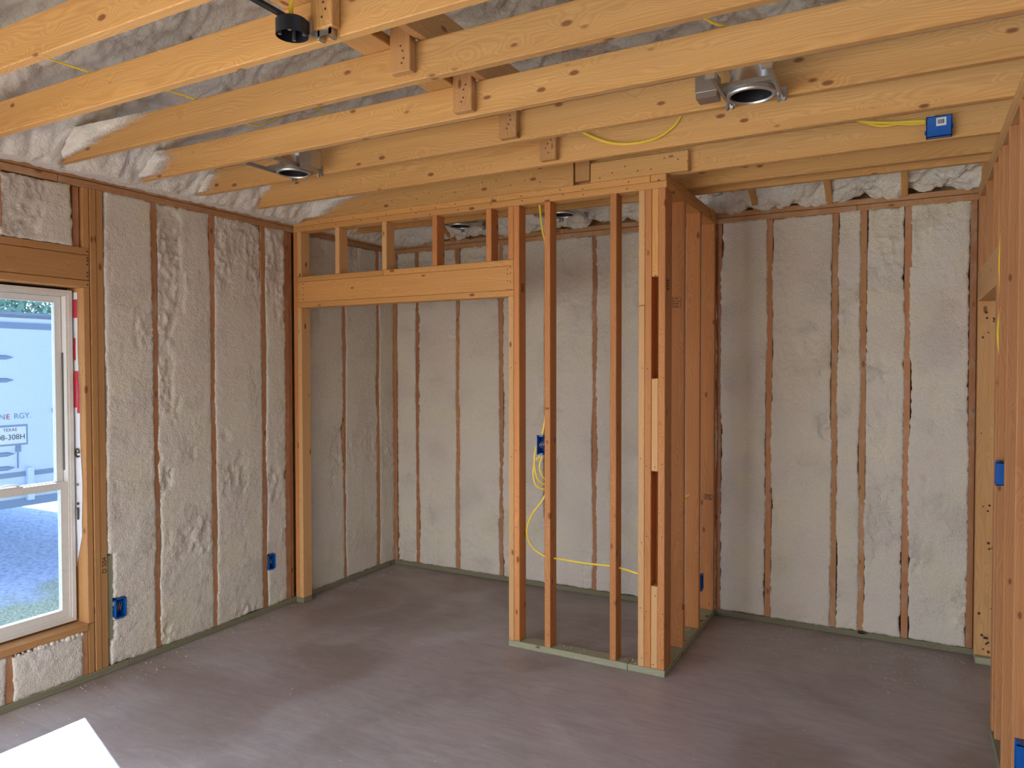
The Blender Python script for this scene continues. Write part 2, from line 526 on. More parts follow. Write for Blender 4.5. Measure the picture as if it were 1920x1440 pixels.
class MB:
    def __init__(s):
        s.v, s.f, s.m = [], [], []

    def add(s, v, f, mi=0):
        k = len(s.v)
        s.v += [tuple(p) for p in v]
        s.f += [tuple(i + k for i in q) for q in f]
        s.m += [mi] * len(f)

    def box(s, lo, hi, mi=0):
        x0, y0, z0 = lo
        x1, y1, z1 = hi
        s.add([(x0, y0, z0), (x1, y0, z0), (x1, y1, z0), (x0, y1, z0), (x0, y0, z1), (x1, y0, z1), (x1, y1, z1), (x0, y1, z1)],
              [(0, 3, 2, 1), (4, 5, 6, 7), (0, 1, 5, 4), (1, 2, 6, 5), (2, 3, 7, 6), (3, 0, 4, 7)], mi)

    def lathe(s, c, prof, n=32, mi=0, caps=(False, False)):
        """prof: list of (r, z); around vertical axis at c"""
        v = []
        for r, z in prof:
            for k in range(n):
                a = 2 * math.pi * k / n
                v.append((c[0] + r * math.cos(a), c[1] + r * math.sin(a), c[2] + z))
        f = []
        for j in range(len(prof) - 1):
            for k in range(n):
                k2 = (k + 1) % n
                f.append((j * n + k, j * n + k2, (j + 1) * n + k2, (j + 1) * n + k))
        if caps[0]:
            f.append(tuple(range(n))[::-1])
        if caps[1]:
            f.append(tuple((len(prof) - 1) * n + k for k in range(n)))
        s.add(v, f, mi)

    def tube(s, pts, ra, rb=None, n=8, mi=0, flat_up=Vector((0, 0, 1))):
        rb = rb or ra
        P = [Vector(p) for p in pts]
        v, f = [], []
        for i, p in enumerate(P):
            t = (P[min(i + 1, len(P) - 1)] - P[max(i - 1, 0)]).normalized()
            s1 = t.cross(flat_up)
            if s1.length < .1:
                s1 = t.cross(Vector((1, 0, 0)))
            s1.normalize()
            s2 = s1.cross(t)
            for k in range(n):
                a = 2 * math.pi * k / n
                v.append(p + s1 * math.cos(a) * ra + s2 * math.sin(a) * rb)
        for i in range(len(P) - 1):
            for k in range(n):
                k2 = (k + 1) % n
                f.append((i * n + k, i * n + k2, (i + 1) * n + k2, (i + 1) * n + k))
        f.append(tuple(range(n))[::-1])
        f.append(tuple((len(P) - 1) * n + k for k in range(n)))
        s.add(v, f, mi)

    def mesh(s, mats, smooth=False):
        me = bpy.data.meshes.new('mesh')
        me.from_pydata(s.v, [], s.f)
        for m in mats:
            me.materials.append(m)
        if len(mats) > 1:
            me.polygons.foreach_set('material_index', s.m)
        if smooth:
            me.polygons.foreach_set('use_smooth', [True] * len(s.f))
        me.update()
        bm = bmesh.new()
        bm.from_mesh(me)
        bmesh.ops.recalc_face_normals(bm, faces=bm.faces)
        bm.to_mesh(me)
        bm.free()
        if smooth:
            try:
                me.set_sharp_from_angle(angle=math.radians(38))
            except Exception:
                pass
        return me

    def build(s, name, mats, parent=None, smooth=False, kind=None):
        if not isinstance(mats, (list, tuple)):
            mats = [mats]
        me = s.mesh(mats, smooth)
        o = bpy.data.objects.new(name, me)
        C.objects.link(o)
        if parent is not None:
            o.parent = parent
            off = -Vector(PLOC.get(parent.name, (0, 0, 0)))
            if parent.name in ROT:
                o.matrix_parent_inverse = ROT[parent.name].inverted()
            else:
                o.location = off
        PLOC[o.name] = (0, 0, 0)
        if kind:
            o['kind'] = kind
        return o


ROT = {}


def catmull(pts, n=8):
    P = [Vector(p) for p in pts]
    P = [P[0] * 2 - P[1]] + P + [P[-1] * 2 - P[-2]]
    out = []
    for i in range(1, len(P) - 2):
        for k in range(n):
            t = k / n
            out.append(.5 * ((2 * P[i]) + (-P[i - 1] + P[i + 1]) * t + (2 * P[i - 1] - 5 * P[i] + 4 * P[i + 1] - P[i + 2]) * t * t
                             + (-P[i - 1] + 3 * P[i] - 3 * P[i + 1] + P[i + 2]) * t ** 3))
    out.append(P[-2])
    return out


def gridmesh(X, Y, Z, mat, flip=False, smooth=True):
    n, m = X.shape
    co = np.stack([X, Y, Z], -1).reshape(-1, 3).astype(np.float32)
    i = np.arange(n * m).reshape(n, m)
    q = np.stack([i[:-1, :-1], i[1:, :-1], i[1:, 1:], i[:-1, 1:]], -1).reshape(-1, 4)
    if flip:
        q = q[:, ::-1]
    me = bpy.data.meshes.new('surface')
    me.vertices.add(len(co))
    me.vertices.foreach_set('co', co.ravel())
    me.loops.add(q.size)
    me.loops.foreach_set('vertex_index', q.ravel().astype(np.int32))
    me.polygons.add(len(q))
    me.polygons.foreach_set('loop_start', np.arange(0, q.size, 4, dtype=np.int32))
    me.polygons.foreach_set('loop_total', np.full(len(q), 4, dtype=np.int32))
    me.polygons.foreach_set('use_smooth', np.full(len(q), smooth))
    me.update(calc_edges=True)
    me.materials.append(mat)
    return me


def text(name, parent, body, size, loc, rotm, mat, depth=.0006, cx=True):
    cu = bpy.data.curves.new('txt', 'FONT')
    cu.body = body
    cu.size = size
    cu.extrude = depth
    cu.align_x = 'CENTER' if cx else 'LEFT'
    cu.align_y = 'CENTER'
    t = bpy.data.objects.new('txt', cu)
    C.objects.link(t)
    bpy.context.view_layer.update()
    me = bpy.data.meshes.new_from_object(t)
    bpy.data.objects.remove(t)
    me.materials.clear()
    me.materials.append(mat)
    o = bpy.data.objects.new(name, me)
    C.objects.link(o)
    Mx = rotm.to_4x4()
    Mx.translation = Vector(loc) - Vector(PLOC.get(parent.name, (0, 0, 0))) if parent else Vector(loc)
    o.parent = parent
    if parent is not None and parent.name in ROT:
        Mx2 = rotm.to_4x4(); Mx2.translation = Vector(loc)
        o.matrix_local = ROT[parent.name].inverted() @ Mx2
    else:
        o.matrix_local = Mx
    PLOC[o.name] = tuple(loc)
    return o


FACE_PX = Matrix(((0, 0, 1), (1, 0, 0), (0, 1, 0)))       # text read looking along -x
FACE_NY = Matrix(((1, 0, 0), (0, 0, -1), (0, 1, 0)))      # text read looking along +y


def structure(name, me, mat=None):
    o = link(name, me, mat)
    o['kind'] = 'structure'
    return o


# ------------------------------------------------------------------ the setting: floor, walls, roof
mb = MB()
mb.box((-.14, -5.75, -.22), (8.2, D + .14, 0))
floor = structure('floor', mb.mesh([m_conc]))

def sheath(name, boxes):
    mb = MB()
    for lo, hi in boxes:
        mb.box(lo, hi)
    return structure(name, mb.mesh([m_osb]))


WY0, WY1, WZ0, WZ1 = -2.76, -1.535, .318, 2.154           # rough opening of the visible window
V0, V1 = -5.45, -3.16                                        # the second window of the same wall
XS = -.14
wall_left = sheath('wall_left', [
    ((XS - .012, WY1, 0), (XS, D + .14, H + .1)),
    ((XS - .012, V1, 0), (XS, WY0, H + .1)),
    ((XS - .012, WY0, 0), (XS, WY1, WZ0)), ((XS - .012, WY0, WZ1), (XS, WY1, H + .1)),
    ((XS - .012, V0, 0), (XS, V1, WZ0)), ((XS - .012, V0, WZ1), (XS, V1, H + .1)),
    ((XS - .012, -5.75, 0), (XS, V0, H + .1))])
wall_back = sheath('wall_back', [((XS, D + .14, 0), (8.2, D + .152, H + .1))])
wall_rear = sheath('wall_rear', [
    ((XS, -5.762, 0), (.3, -5.75, 3.6)), ((.3, -5.762, 0), (2.7, -5.75, .3)), ((.3, -5.762, 2.35), (2.7, -5.75, 3.6)),
    ((2.7, -5.762, 0), (3.95, -5.75, 3.6)), ((3.95, -5.762, 2.4), (5.85, -5.75, 3.6)), ((5.85, -5.762, 0), (8.2, -5.75, 3.6))])
wall_far = sheath('wall_right_far', [((8.2, -5.762, 0), (8.212, D + .152, 3.6))])


def empty_struct(name):
    o = bpy.data.objects.new(name, None)
    o.empty_display_size = .1
    C.objects.link(o)
    o['kind'] = 'structure'
    PLOC[o.name] = (0, 0, 0)
    return o


# ------------------------------------------------------------------ foam infill between the studs
def foam_panel(parent, plane, u0, u1, v0, v1, seed, holes=(), ov=(.004, .004, .003, .004), amp=1., topz=2.02):
    st = .0095
    nu = max(8, int((u1 - u0) / st))
    nv = max(8, int((v1 - v0) / st))
    s = np.linspace(0, 1, nu + 1)[None, :]
    t = np.linspace(0, 1, nv + 1)[:, None]
    v_ = v0 + (v1 - v0) * t
    u_ = u0 + (u1 - u0) * s
    def rag(c, sd, big=.012):
        fine = .0075 * fbm(c * 38, c * 0 + sd, sd, 3)
        slow = big * vn(c * 2.6, c * 0 + sd * 3.1, sd)
        lump = -.007 * ss(.62, .85, vn(c * 7.5, c * 0 + sd * 7.7, sd + 3))
        return fine + slow * .75 + lump
    eL = ov[0] + rag(v_, seed * 1.37 + .1)
    eR = ov[1] + rag(v_, seed * 2.11 + 5.3)
    eB = ov[2] + rag(u_, seed * .77 + 9.1, .005) * .7
    eT = ov[3] + rag(u_, seed * 1.91 + 4.7, .008) * .7
    # relax the raggedness towards the panel's middle
    U = (u0 - eL) * (1 - s) + (u1 + eR) * s
    V = (v0 - eB) * (1 - t) + (v1 + eT) * t
    U = np.broadcast_to(U, (nv + 1, nu + 1)).copy()
    V = np.broadcast_to(V, (nv + 1, nu + 1)).copy()
    h = .0045 + .0016 * fbm(U * 9, V * 7, seed, 3)
    top = ss(topz, topz + .28, V) * ss(2.95, 2.6, V + .02)
    msk = ss(.30, .38, fbm(U * 3.4 + seed * 3.3, V * 1.9, seed + 2, 4) + .24 * top)
    rid = 1 - np.abs(fbm(U * 15, V * 11, seed + 7, 3)) * 2
    rid2 = 1 - np.abs(fbm(U * 34, V * 26, seed + 9, 2)) * 2
    amp = amp * .85
    h += amp * msk * (-.009 - .012 * np.clip(fbm(U * 6, V * 5, seed + 11, 2) + .35, 0, 1) + .013 * rid * rid + .005 * rid2)
    # scattered gouges
    g = ss(.52, .80, vn(U * 5 + 3 * seed, V * 3.1, seed + 20)) * (1 - msk)
    h += amp * g * (.006 * rid2 - .009 * ss(.0, .7, rid))
    # hairline cracks
    cr = np.abs(fbm(U * 3.2, V * 2.2 + seed, seed + 31, 4))
    h -= .004 * ss(.02, .0, cr) * ss(.0, .35, vn(U * 1.7, V * 1.3, seed + 33))
    h += .0016 * vn(U * 52, V * 52, seed + 40)
    h = np.minimum(h, .017)
    # rounded edge, then turned back behind the stud faces
    du = np.minimum(U - U[:, :1], U[:, -1:] - U)
    dv = np.minimum(V - V[:1], V[-1:] - V)
    e = np.minimum(du, dv)
    h -= .004 * (1 - ss(0, .014, e))
    for (a, b_, c_, d_) in holes:     # cut-outs for electrical boxes
        inside = (U > a) & (U < b_) & (V > c_) & (V < d_)
        h[inside] = -.075
    def ring(A, inset):
        return A
    P = lambda A: np.pad(A, 1, mode='edge')
    U2, V2, h2 = P(U), P(V), P(h)
    h2[0, :] = h2[-1, :] = -.05
    h2[:, 0] = h2[:, -1] = -.05
    if plane == 'L':
        me = gridmesh(h2, U2, V2, m_foam)
    else:
        me = gridmesh(U2, D - h2, V2, m_foam)
    o = link('foam_panel', me, None, parent)
    return o


# ---- left wall -----------------------------------------------------
def Lb(name, mat, y0, y1, z0, z1, x0=-.14, x1=0.):
    return board(name, wall_left, mat, (x0, y0, z0), (x1, y1, z1))


# plates in several lengths with staggered joints
Lb('sole_plate', m_sole, -5.6, -1.30, 0, T, x1=.004)
Lb('sole_plate', m_sole, -1.298, D, 0, T, x1=.004)
Lb('top_plate', m_plate, -5.6, -1.66, H - 2 * T, H - T)
Lb('top_plate', m_plate, -1.658, D, H - 2 * T, H - T)
Lb('top_plate', m_plate, -5.6, -.66, H - T + .003, H, x1=-.004)
Lb('top_plate', m_plate, -.658, D, H - T + .003, H, x1=-.002)
ZT = H - 2 * T
lst = [-1.11, -.70, -.28, .54, .96]
for y in lst:
    Lb('stud', m_ext, y - T / 2, y + T / 2, T, ZT, x1=-.001)
Lb('corner_stud', m_ext, -.085, -.042, T, ZT)
Lb('corner_stud', m_ext, -.040, -.002, T, ZT, x1=-.012)
Lb('jack_stud', m_wbuck, -1.535, -1.500, WZ0 - .005, WZ1)
Lb('jack_stud', m_wbuck, -1.535, -1.500, T, WZ0 - .007)
Lb('king_stud', m_wbuck, -1.4955, -1.460, T, ZT, x1=.0015)
Lb('king_stud', m_wbuck, -1.4575, -1.420, T, ZT, x1=-.0015)
Lb('backing_block', m_sole2, -1.419, -1.386, .19, .66, x1=-.012)
# header over the window: bottom plate, timber, top plate
Lb('header_plate', m_wbuck, WY0 - .04, -1.4995, WZ1, WZ1 + T)
Lb('header', m_wbuck, WY0 - .04, -1.4995, WZ1 + T + .002, WZ1 + T + .138, x1=-.002)
Lb('header_plate', m_wbuck, WY0 - .04, -1.4995, WZ1 + T + .14, WZ1 + T + .177)
ZH = WZ1 + T + .177
Lb('cripple_stud', m_wbuck, -1.535, -1.4985, ZH, ZT)
Lb('cripple_stud', m_ext, -1.575, -1.5405, ZH, ZT, x1=-.02)
Lb('cripple_stud', m_ext, -1.972, -1.934, ZH, ZT)
Lb('cripple_stud', m_ext, -2.38, -2.34, ZH, ZT)
# sill framing
Lb('window_sill_plate', m_wbuck, WY0, -1.536, WZ0 - T, WZ0, x1=.006)
Lb('cripple_stud', m_ext, -1.575, -1.537, T, WZ0 - T)
Lb('cripple_stud', m_ext, -1.955, -1.917, T, WZ0 - T, x1=-.001)
Lb('cripple_stud', m_ext, -2.38, -2.34, T, WZ0 - T)
# unseen part of the wall towards the camera
for y in (-2.8, -3.12, -5.5):
    Lb('stud', m_ext, y - T / 2, y + T / 2, T, ZT)
for a, b in ((-4.85, WZ0),):
    Lb('window_sill_plate', m_wbuck, V0, V1, WZ0 - T, WZ0)
    Lb('header', m_wbuck, V0, V1, WZ1, ZT)
foam_panel(wall_left, 'L', -1.386, -1.129, T, ZT, 1, holes=((-1.384, -1.318, .297, .408), (-1.42, -1.386, .18, .67)), ov=(.026, .003, -.002, .0))
foam_panel(wall_left, 'L', -1.091, -.719, T, ZT, 2, ov=(.0, .0, -.002, .0))
foam_panel(wall_left, 'L', -.681, -.299, T, ZT, 3, ov=(.0, .0, -.002, .0))
foam_panel(wall_left, 'L', -.261, -.087, T, ZT, 4, holes=((-.259, -.197, .297, .405),), ov=(.0, .006, -.002, .0))
foam_panel(wall_left, 'L', .12, .521, T, ZT, 5, ov=(.0, .002, -.002, .0))
foam_panel(wall_left, 'L', .559, .941, T, ZT, 6, ov=(.002, .002, -.002, .0))
foam_panel(wall_left, 'L', .979, D - .01, T, ZT, 7, ov=(.002, .008, -.002, .0))
foam_panel(wall_left, 'L', -1.934, -1.585, ZH, ZT, 8, ov=(.012, -.002, -.004, -.004), topz=2.5)
foam_panel(wall_left, 'L', -2.34, -1.972, ZH, ZT, 9, topz=2.6)
foam_panel(wall_left, 'L', -1.917, -1.575, T, WZ0 - T, 10, ov=(.002, .006, -.002, -.012), amp=.4)
foam_panel(wall_left, 'L', -2.34, -1.955, T, WZ0 - T, 11, ov=(.0, .006, -.002, -.006), amp=.4)
foam_panel(wall_left, 'L', -3.10, -2.82, T, ZT, 12)
# lumpy bead of foam squeezed out under the sill
random.seed(4)
mb = MB()
for k in range(26):
    y = -1.90 + .33 * k / 25 + random.uniform(-.006, .006)
    r = random.uniform(.007, .015) * (1.25 if k > 6 else .7)
    c = (random.uniform(-.012, .003), y, WZ0 - T - .006 - random.uniform(0, .006))
    mb.lathe(c, [(r * math.sin(a), r * .9 * -math.cos(a)) for a in np.linspace(.12, 3.02, 7)], 9, caps=(True, True))
o = mb.build('foam_bead', m_foam2, wall_left, smooth=True, kind='stuff')

# ---- back wall -----------------------------------------------------
def Bb(name, mat, x0, x1, z0, z1, y0=D, y1=D + .14):
    return board(name, wall_back, mat, (x0, y0, z0), (x1, y1, z1))


Bb('sole_plate', m_sole, -.0, 1.52, 0, T, y0=D - .004)
Bb('sole_plate', m_sole, 1.522, 4.44, 0, T, y0=D - .004)
Bb('top_plate', m_plate, 0, 2.30, ZT, H - T)
Bb('top_plate', m_plate, 2.302, 3.64, ZT, H - T)
Bb('top_plate', m_plate, 3.642, 4.44, ZT, H - T)
Bb('top_plate', m_plate, 0, 1.62, H - T + .003, H, y0=D + .003)
Bb('top_plate', m_plate, 1.622, 4.44, H - T + .003, H, y0=D + .002)
bst = [.248, .657, 1.068, 1.47, 1.872, 2.28, 2.786, 3.118, 3.518, 3.681, 3.926, 4.266]
xs = []
Bb('stud', m_ext, -.002, .036, T, ZT, y0=D - .012)
for i, x in enumerate(bst):
    w = T if x < 4 else .036
    o = Bb('stud', m_ext if i not in (8, 9) else m_plate, x - w / 2, x + w / 2, T, ZT, y0=D + .001)
edges = [.036] + [v for x in bst for v in (x - .019, x + .019)]
k = 0
for i in range(0, len(edges) - 1, 2):
    a, b = edges[i], edges[i + 1]
    if b - a < .03 or i == len(edges) - 1:
        continue
    foam_panel(wall_back, 'B', a, b, T, ZT, 21 + i, ov=(.001, .001, -.002, .002) if i else (-.002, .002, -.002, .002), topz=2.1)

# ---- right wall: open framing --------------------------------------
wall_right = empty_struct('wall_right')


def Rb(name, mat, y0, y1, z0, z1, x0=R, x1=R + .14):
    return board(name, wall_right, mat, (x0, y0, z0), (x1, y1, z1))


Rb('sole_plate', m_sole2, 1.045, D - .005, 0, T, x0=R + .003)
Rb('sole_plate', m_sole, -5.6, .16, 0, T, x0=R - .003)
Rb('top_plate', m_rightpale, -5.6, -.72, ZT, H - T)
Rb('top_plate', m_rightpale, -.718, D - .005, ZT, H - T)
Rb('top_plate', m_rightpale, -5.6, .45, H - T + .001, H)
Rb('top_plate', m_rightpale, .452, D - .005, H - T + .001, H)
Rb('jack_stud', m_rightpale, 1.085, 1.123, T, 2.095, x0=R)
Rb('king_stud', m_right, 1.124, 1.162, T, ZT, x0=R)
Rb('header', m_rightpale, .10, 1.123, 2.095, 2.27)
for y in (1.06, .66, .28):
    Rb('cripple_stud', m_right, y, y + T, 2.271, ZT)
Rb('jack_stud', m_right, .10, .138, T, 2.095)
Rb('king_stud', m_right, .060, .098, T, ZT)
Rb('stud', m_right, -.02, .018, T, ZT, x0=R + .004)
for y in (-.325, -.655, -1.09, -1.5, -1.9, -2.3, -2.72, -3.1, -3.5, -3.9, -4.3, -4.7, -5.1):
    Rb('stud', m_right, y, y + T, T, ZT)

# ---- closet partitions ---------------------------------------------
wcf = empty_struct('wall_closet_front')


def Fb(name, mat, x0, x1, z0, z1, y0=0., y1=.089, p=None):
    return board(name, p or wcf, mat, (x0, y0, z0), (x1, y1, z1))


Fb('sole_plate', m_sole2, 1.783, 2.55, 0, T, y0=-.002)
Fb('sole_plate', m_sole2, 2.552, W, 0, T, y0=-.002)
Fb('sole_plate', m_sole, 0.006, .078, 0, T)
Fb('top_plate', m_header, 0.004, W + .002, ZT, H - T)
Fb('top_plate', m_header, 0.004, 2.676, H - T + .001, H)
Fb('king_stud', m_fir, .004, .040, T, ZT)
Fb('jack_stud', m_pale, .041, .078, T, 2.15)
Fb('header_plate', m_header, .041, 1.821, 2.15, 2.188)
Fb('header', m_header, .041, 1.821, 2.189, 2.335, y0=.0)
Fb('header_plate', m_header, .041, .82, 2.336, 2.373)
Fb('header_plate', m_header, .822, 1.821, 2.336, 2.373)
for x, mm in ((.041, m_pale), (.401, m_pale), (.815, m_pale), (1.223, m_fir), (1.627, m_fir)):
    Fb('cripple_stud', mm, x, x + T, 2.374, ZT)
Fb('cripple_stud', m_fir, 1.784, 1.8205, 2.374, ZT)
Fb('jack_stud', m_pale, 1.784, 1.8205, T, 2.15)
Fb('king_stud', m_fir, 1.822, 1.859, T, ZT)
Fb('stud', m_fir, 2.029, 2.067, T, ZT)
Fb('stud', m_fir, 2.443, 2.481, T, ZT)
# corner post: nailer strip, stud, spacer blocks, stud
Fb('nailer', m_pale, 2.611, 2.647, 2.06, ZT)
Fb('nailer', m_pale, 2.611, 2.647, T, 2.058)
Fb('stud', m_fir, 2.648, 2.685, T, ZT, y0=.001)
Fb('spacer_block', m_header, 2.686, 2.7235, 2.215, ZT, y0=.003)
Fb('spacer_block', m_pale, 2.686, 2.7235, 1.14, 1.655, y0=.003)
Fb('spacer_block', m_pale, 2.686, 2.7235, T, .50, y0=.003)
Fb('stud', m_fir, 2.7245, W - .004, T, ZT)

wcs = empty_struct('wall_closet_side')


def Sb(name, mat, y0, y1, z0, z1, x0=W - .089, x1=W, p=None):
    return board(name, wcs, mat, (x0, y0, z0), (x1, y1, z1))


Sb('sole_plate', m_sole2, .090, D - .005, 0, T)
Sb('top_plate', m_header, .090, D, ZT, H - T)
Sb('top_plate', m_header, -.002, D, H - T + .001, H)
Sb('stud', m_fir, .0905, .128, T, ZT, x0=2.674, x1=2.763)
Sb('stud', m_fir, .37, .408, T, ZT)
Sb('stud', m_fir, .742, .78, T, ZT)
Sb('stud', m_fir, 1.139, D - .002, T, ZT)

# ---- ceiling: joists, strongback, rafters, foam --------------------
mb = MB()
S = .47
sl = 4.6
# roof deck boards above the foam: two hip planes meeting on the diagonal x = D - y
def roofz(x, y):
    return H + .35 + S * min(x, D - y, 3.6)
P0 = (-.7, D + .7); 
def rv(x, y):
    return (x, y, roofz(x, y))
pts = [rv(-.7, D + .7), rv(8.4, D + .7), rv(8.4, D - 3.6), rv(3.6, D - 3.6), rv(3.6, -5.9), rv(-.7, -5.9), rv(8.4, -5.9)]
mb.add(pts, [(0, 1, 2, 3), (0, 3, 4, 5), (3, 2, 6, 4)])
mb.add([(p[0], p[1], p[2] + .03) for p in pts], [(0, 3, 2, 1), (0, 5, 4, 3), (3, 4, 6, 2)])
me = mb.mesh([m_osb])
ceiling = structure('ceiling', me)

# foam underside of the roof deck
n1, n2 = 300, 330
gx = np.linspace(-.02, 8.15, 2 * n1)[None, :] * np.ones((n2 + 1, 1))
gx = np.concatenate([np.linspace(-.02, 4.6, 420), np.linspace(4.65, 8.15, 45)])[None, :]
gy = np.concatenate([np.linspace(-5.7, -3.2, 50), np.linspace(-3.18, D + .0, 400)])[:, None]
GX = np.broadcast_to(gx, (gy.shape[0], gx.shape[1])).copy()
GY = np.broadcast_to(gy, GX.shape).copy()
dx, dy = np.maximum(GX, 0), np.maximum(D - GY, 0)
base = np.minimum(dx, dy)
wx = GX + .05 * vn(GX * 6, GY * 6, 3)
wy = GY + .05 * vn(GX * 6, GY * 6, 4)
b1 = 1 - np.clip(worley(wx * 9, wy * 13, 2), 0, 1) ** 2
b2 = 1 - np.clip(worley(wx * 20, wy * 24, 6), 0, 1) ** 2
b3 = 1 - np.clip(worley(wx * 3.1, wy * 3.1, 9), 0, 1)
Z = H + .012 + S * np.minimum(base, 3.5) + .035 * ss(0, .3, base)
Z -= .060 * b1 + .032 * b2 + .06 * b3
Z += .10 + .015 * fbm(GX * 2.2, GY * 2.2, 8)
Z = np.maximum(Z, H - .004 - .02 * b2)
lump = .10 * ss(.38, .05, dx) * (1 + .6 * fbm(GX * 4, GY * 5, 12))
Z -= lump
lumpb = .018 * ss(.25, .02, dy) - .018 * ss(1.2, .3, dy)
Z -= lumpb
Z = np.maximum(Z, H - .012 - .012 * b2)
me = gridmesh(GX, GY, Z, m_foam2, flip=True)
fo = link('roof_foam', me, None, ceiling)
fo['kind'] = 'stuff'


def Cb(name, mat, lo, hi, **k):
    return board(name, ceiling, mat, lo, hi, **k)


JT = .140
joists = []
for yf in (-2.86, -2.45, -2.068, -1.662, -1.238, -.847, -.420, .421, .600):
    mm = m_joist if yf < .4 else m_header
    joists.append(Cb('ceiling_joist', m_joist, (.003 if yf != -9 else 0, yf - T, H), (R + .12, yf, H + JT)))
# more joists towards and behind the camera
for yf in (-3.27, -3.68, -4.09, -4.5, -4.91, -5.32):
    Cb('ceiling_joist', m_joist, (.003, yf - T, H), (R + .12, yf, H + JT))
# joist on the closet plate, with its splice boards
Cb('ceiling_joist', m_joist, (.003, .001, H), (2.215, .039, H + JT))
Cb('ceiling_joist', m_joist, (2.23, .040, H), (R + .12, .078, H + JT))
Cb('splice_board', m_joist, (2.322, .001, H + .001), (2.885, .039, H + .112))
# blocks nailed down the joists below the strongback
for k, yf in enumerate((-2.068, -1.662, -1.238, -.847, -.420)):
    y1 = yf - T - .001
    Cb('hanger_block', m_wbuck if k else m_joist, (2.243, y1 - T, H + (.020, .024, .012, .010, .014)[k]), (2.335, y1, H + .27))
Cb('hanger_block', m_wbuck, (2.225, .002, H + .018), (2.315, .038, H + .27))
# the strongback: a flat board on the joists and an upright one beside it
Cb('strongback', m_joist, (2.090, -5.4, H + JT), (2.228, .9, H + JT + T))
Cb('strongback', m_wbuck, (2.343, -5.4, H + JT + .001), (2.381, .9, H + JT + .141))
# jack rafters running down to the back wall plate
ang = math.atan(S)
for x in (.62, 1.02, 1.55, 2.30, 3.033, 3.482, 3.903, 4.31):
    run = min(x - .1, 1.15)
    L = run / math.cos(ang)
    y0 = D + .14
    cy = y0 - run / 2
    cz = H + .062 + S * (run / 2 - .14) + .0
    # board built horizontal, then tilted
    rot = Matrix.Rotation(-ang, 3, 'X')
    board('rafter', ceiling, m_joist if x > 2.5 else m_wbuck, (x - T / 2, cy - L / 2, cz - .07), (x + T / 2, cy + L / 2, cz + .07), rot=rot)

# foam sprayed over the joist ends along the left wall
def spray(joist, yface, shape, seed):
    """shape(z01) -> how far the foam reaches in x at relative height on the joist face"""
    nx, nz = 46, 26
    s = np.linspace(0, 1, nx)[None, :]
    t = np.linspace(0, 1, nz)[:, None]
    reach = shape(t) * (1 + .10 * vn(t * 6, t * 0, seed)) + .012 * vn(t * 19, t * 0 + 3, seed)
    X = -.01 + (reach + .01) * s + 0 * t
    Zz = H + .004 + t * (JT - .002) + 0 * s
    th = .020 * ss(1.0, .35, s) ** .8 + .020 * ss(.6, .0, s) + .010 * (1 - worley(X * 16, Zz * 16, seed)) * ss(1, .6, s)
    th = th * ss(-.02, .25, t + .12)
    th = np.where(s >= .999, -.001, np.maximum(th, .0006))
    th[0, :] = -.001
    th = .0012 + (th - .001) * ss(1, .55, s) 
    me = gridmesh(X, yface - th, Zz, m_mist, flip=True)
    cov = (ss(1.0, .25, s) * ss(-.02, .12, t)).ravel().astype(np.float32)
    at = me.attributes.new('cover', 'FLOAT', 'POINT')
    at.data.foreach_set('value', cov)
    o = bpy.data.objects.new('foam_overspray', me)
    C.objects.link(o)
    o.parent = joist
    bpy.context.view_layer.update()
    o.matrix_parent_inverse = joist.matrix_world.inverted()


bpy.context.view_layer.update()
spray(joists[3], -1.700, lambda t: .10 + .85 * t ** .8, 3)
spray(joists[4], -1.276, lambda t: .40 + .10 * np.sin(t * 3.0), 5)
spray(joists[5], -.885, lambda t: .24 + .14 * t, 7)
spray(joists[6], -.458, lambda t: .17 + .10 * t, 8)
spray(joists[2], -2.106, lambda t: .10 + .20 * t, 9)
j7 = [o for o in ceiling.children if o.name.startswith('ceiling_joist') and abs(o.matrix_world.translation.y - .02) < .01][0]
spray(j7, .001, lambda t: .34 + .48 * t ** 1.2, 11)

# nail heads and nail holes, as small dark discs, on the framing
random.seed(11)
def nails(parent, pts, normal):
    mb = MB()
    n = Vector(normal)
    a = n.orthogonal().normalized()
    b = n.cross(a)
    for p, r in pts:
        p = Vector(p)
        ring = [p + (a * math.cos(q) + b * math.sin(q)) * r for q in np.linspace(0, 2 * math.pi, 7)[:-1]]
        ring2 = [q + n * .0012 for q in ring]
        mb.add(ring + ring2, [(6, 7, 8, 9, 10, 11)] + [(i, (i + 1) % 6, 6 + (i + 1) % 6, 6 + i) for i in range(6)])
    return mb.build('nail_heads', m_hole, parent, kind='stuff')


pp = []
for x in np.arange(.2, 2.7, .21):
    pp.append(((x + random.uniform(-.06, .06), -.0005, ZT + random.uniform(.01, .03)), .004))
    pp.append(((x + random.uniform(-.06, .06), -.0005, H - .02 + random.uniform(-.01, .01)), .004))
for x in (.06, .10, 1.78, 1.80):
    for z in (2.2, 2.24, 2.28, 2.32):
        pp.append(((x, -.0005, z + random.uniform(-.01, .01)), .0035))
for x in (.058, 1.80, 1.84, 2.05, 2.46, 2.63, 2.665, 2.705, 2.745):
    for z in (.075, .4, .78, 1.2, 1.7):
        if x > 2.6 or random.random() < .6:
            pp.append(((x + random.uniform(-.008, .008), .0, z + random.uniform(-.05, .05)), .003))
nails(wcf, pp, (0, -1, 0))
pp = []
for k, yf in enumerate((-2.068, -1.662, -1.238, -.847, -.420)):
    for q in range(4):
        pp.append(((2.29 + random.uniform(-.022, .022), yf - 2 * T - .001, H + .05 + .022 * q + random.uniform(-.006, .006)), .004))
for q in range(7):
    pp.append(((2.38 + .075 * q, .001, H + random.uniform(.02, .09)), .004))
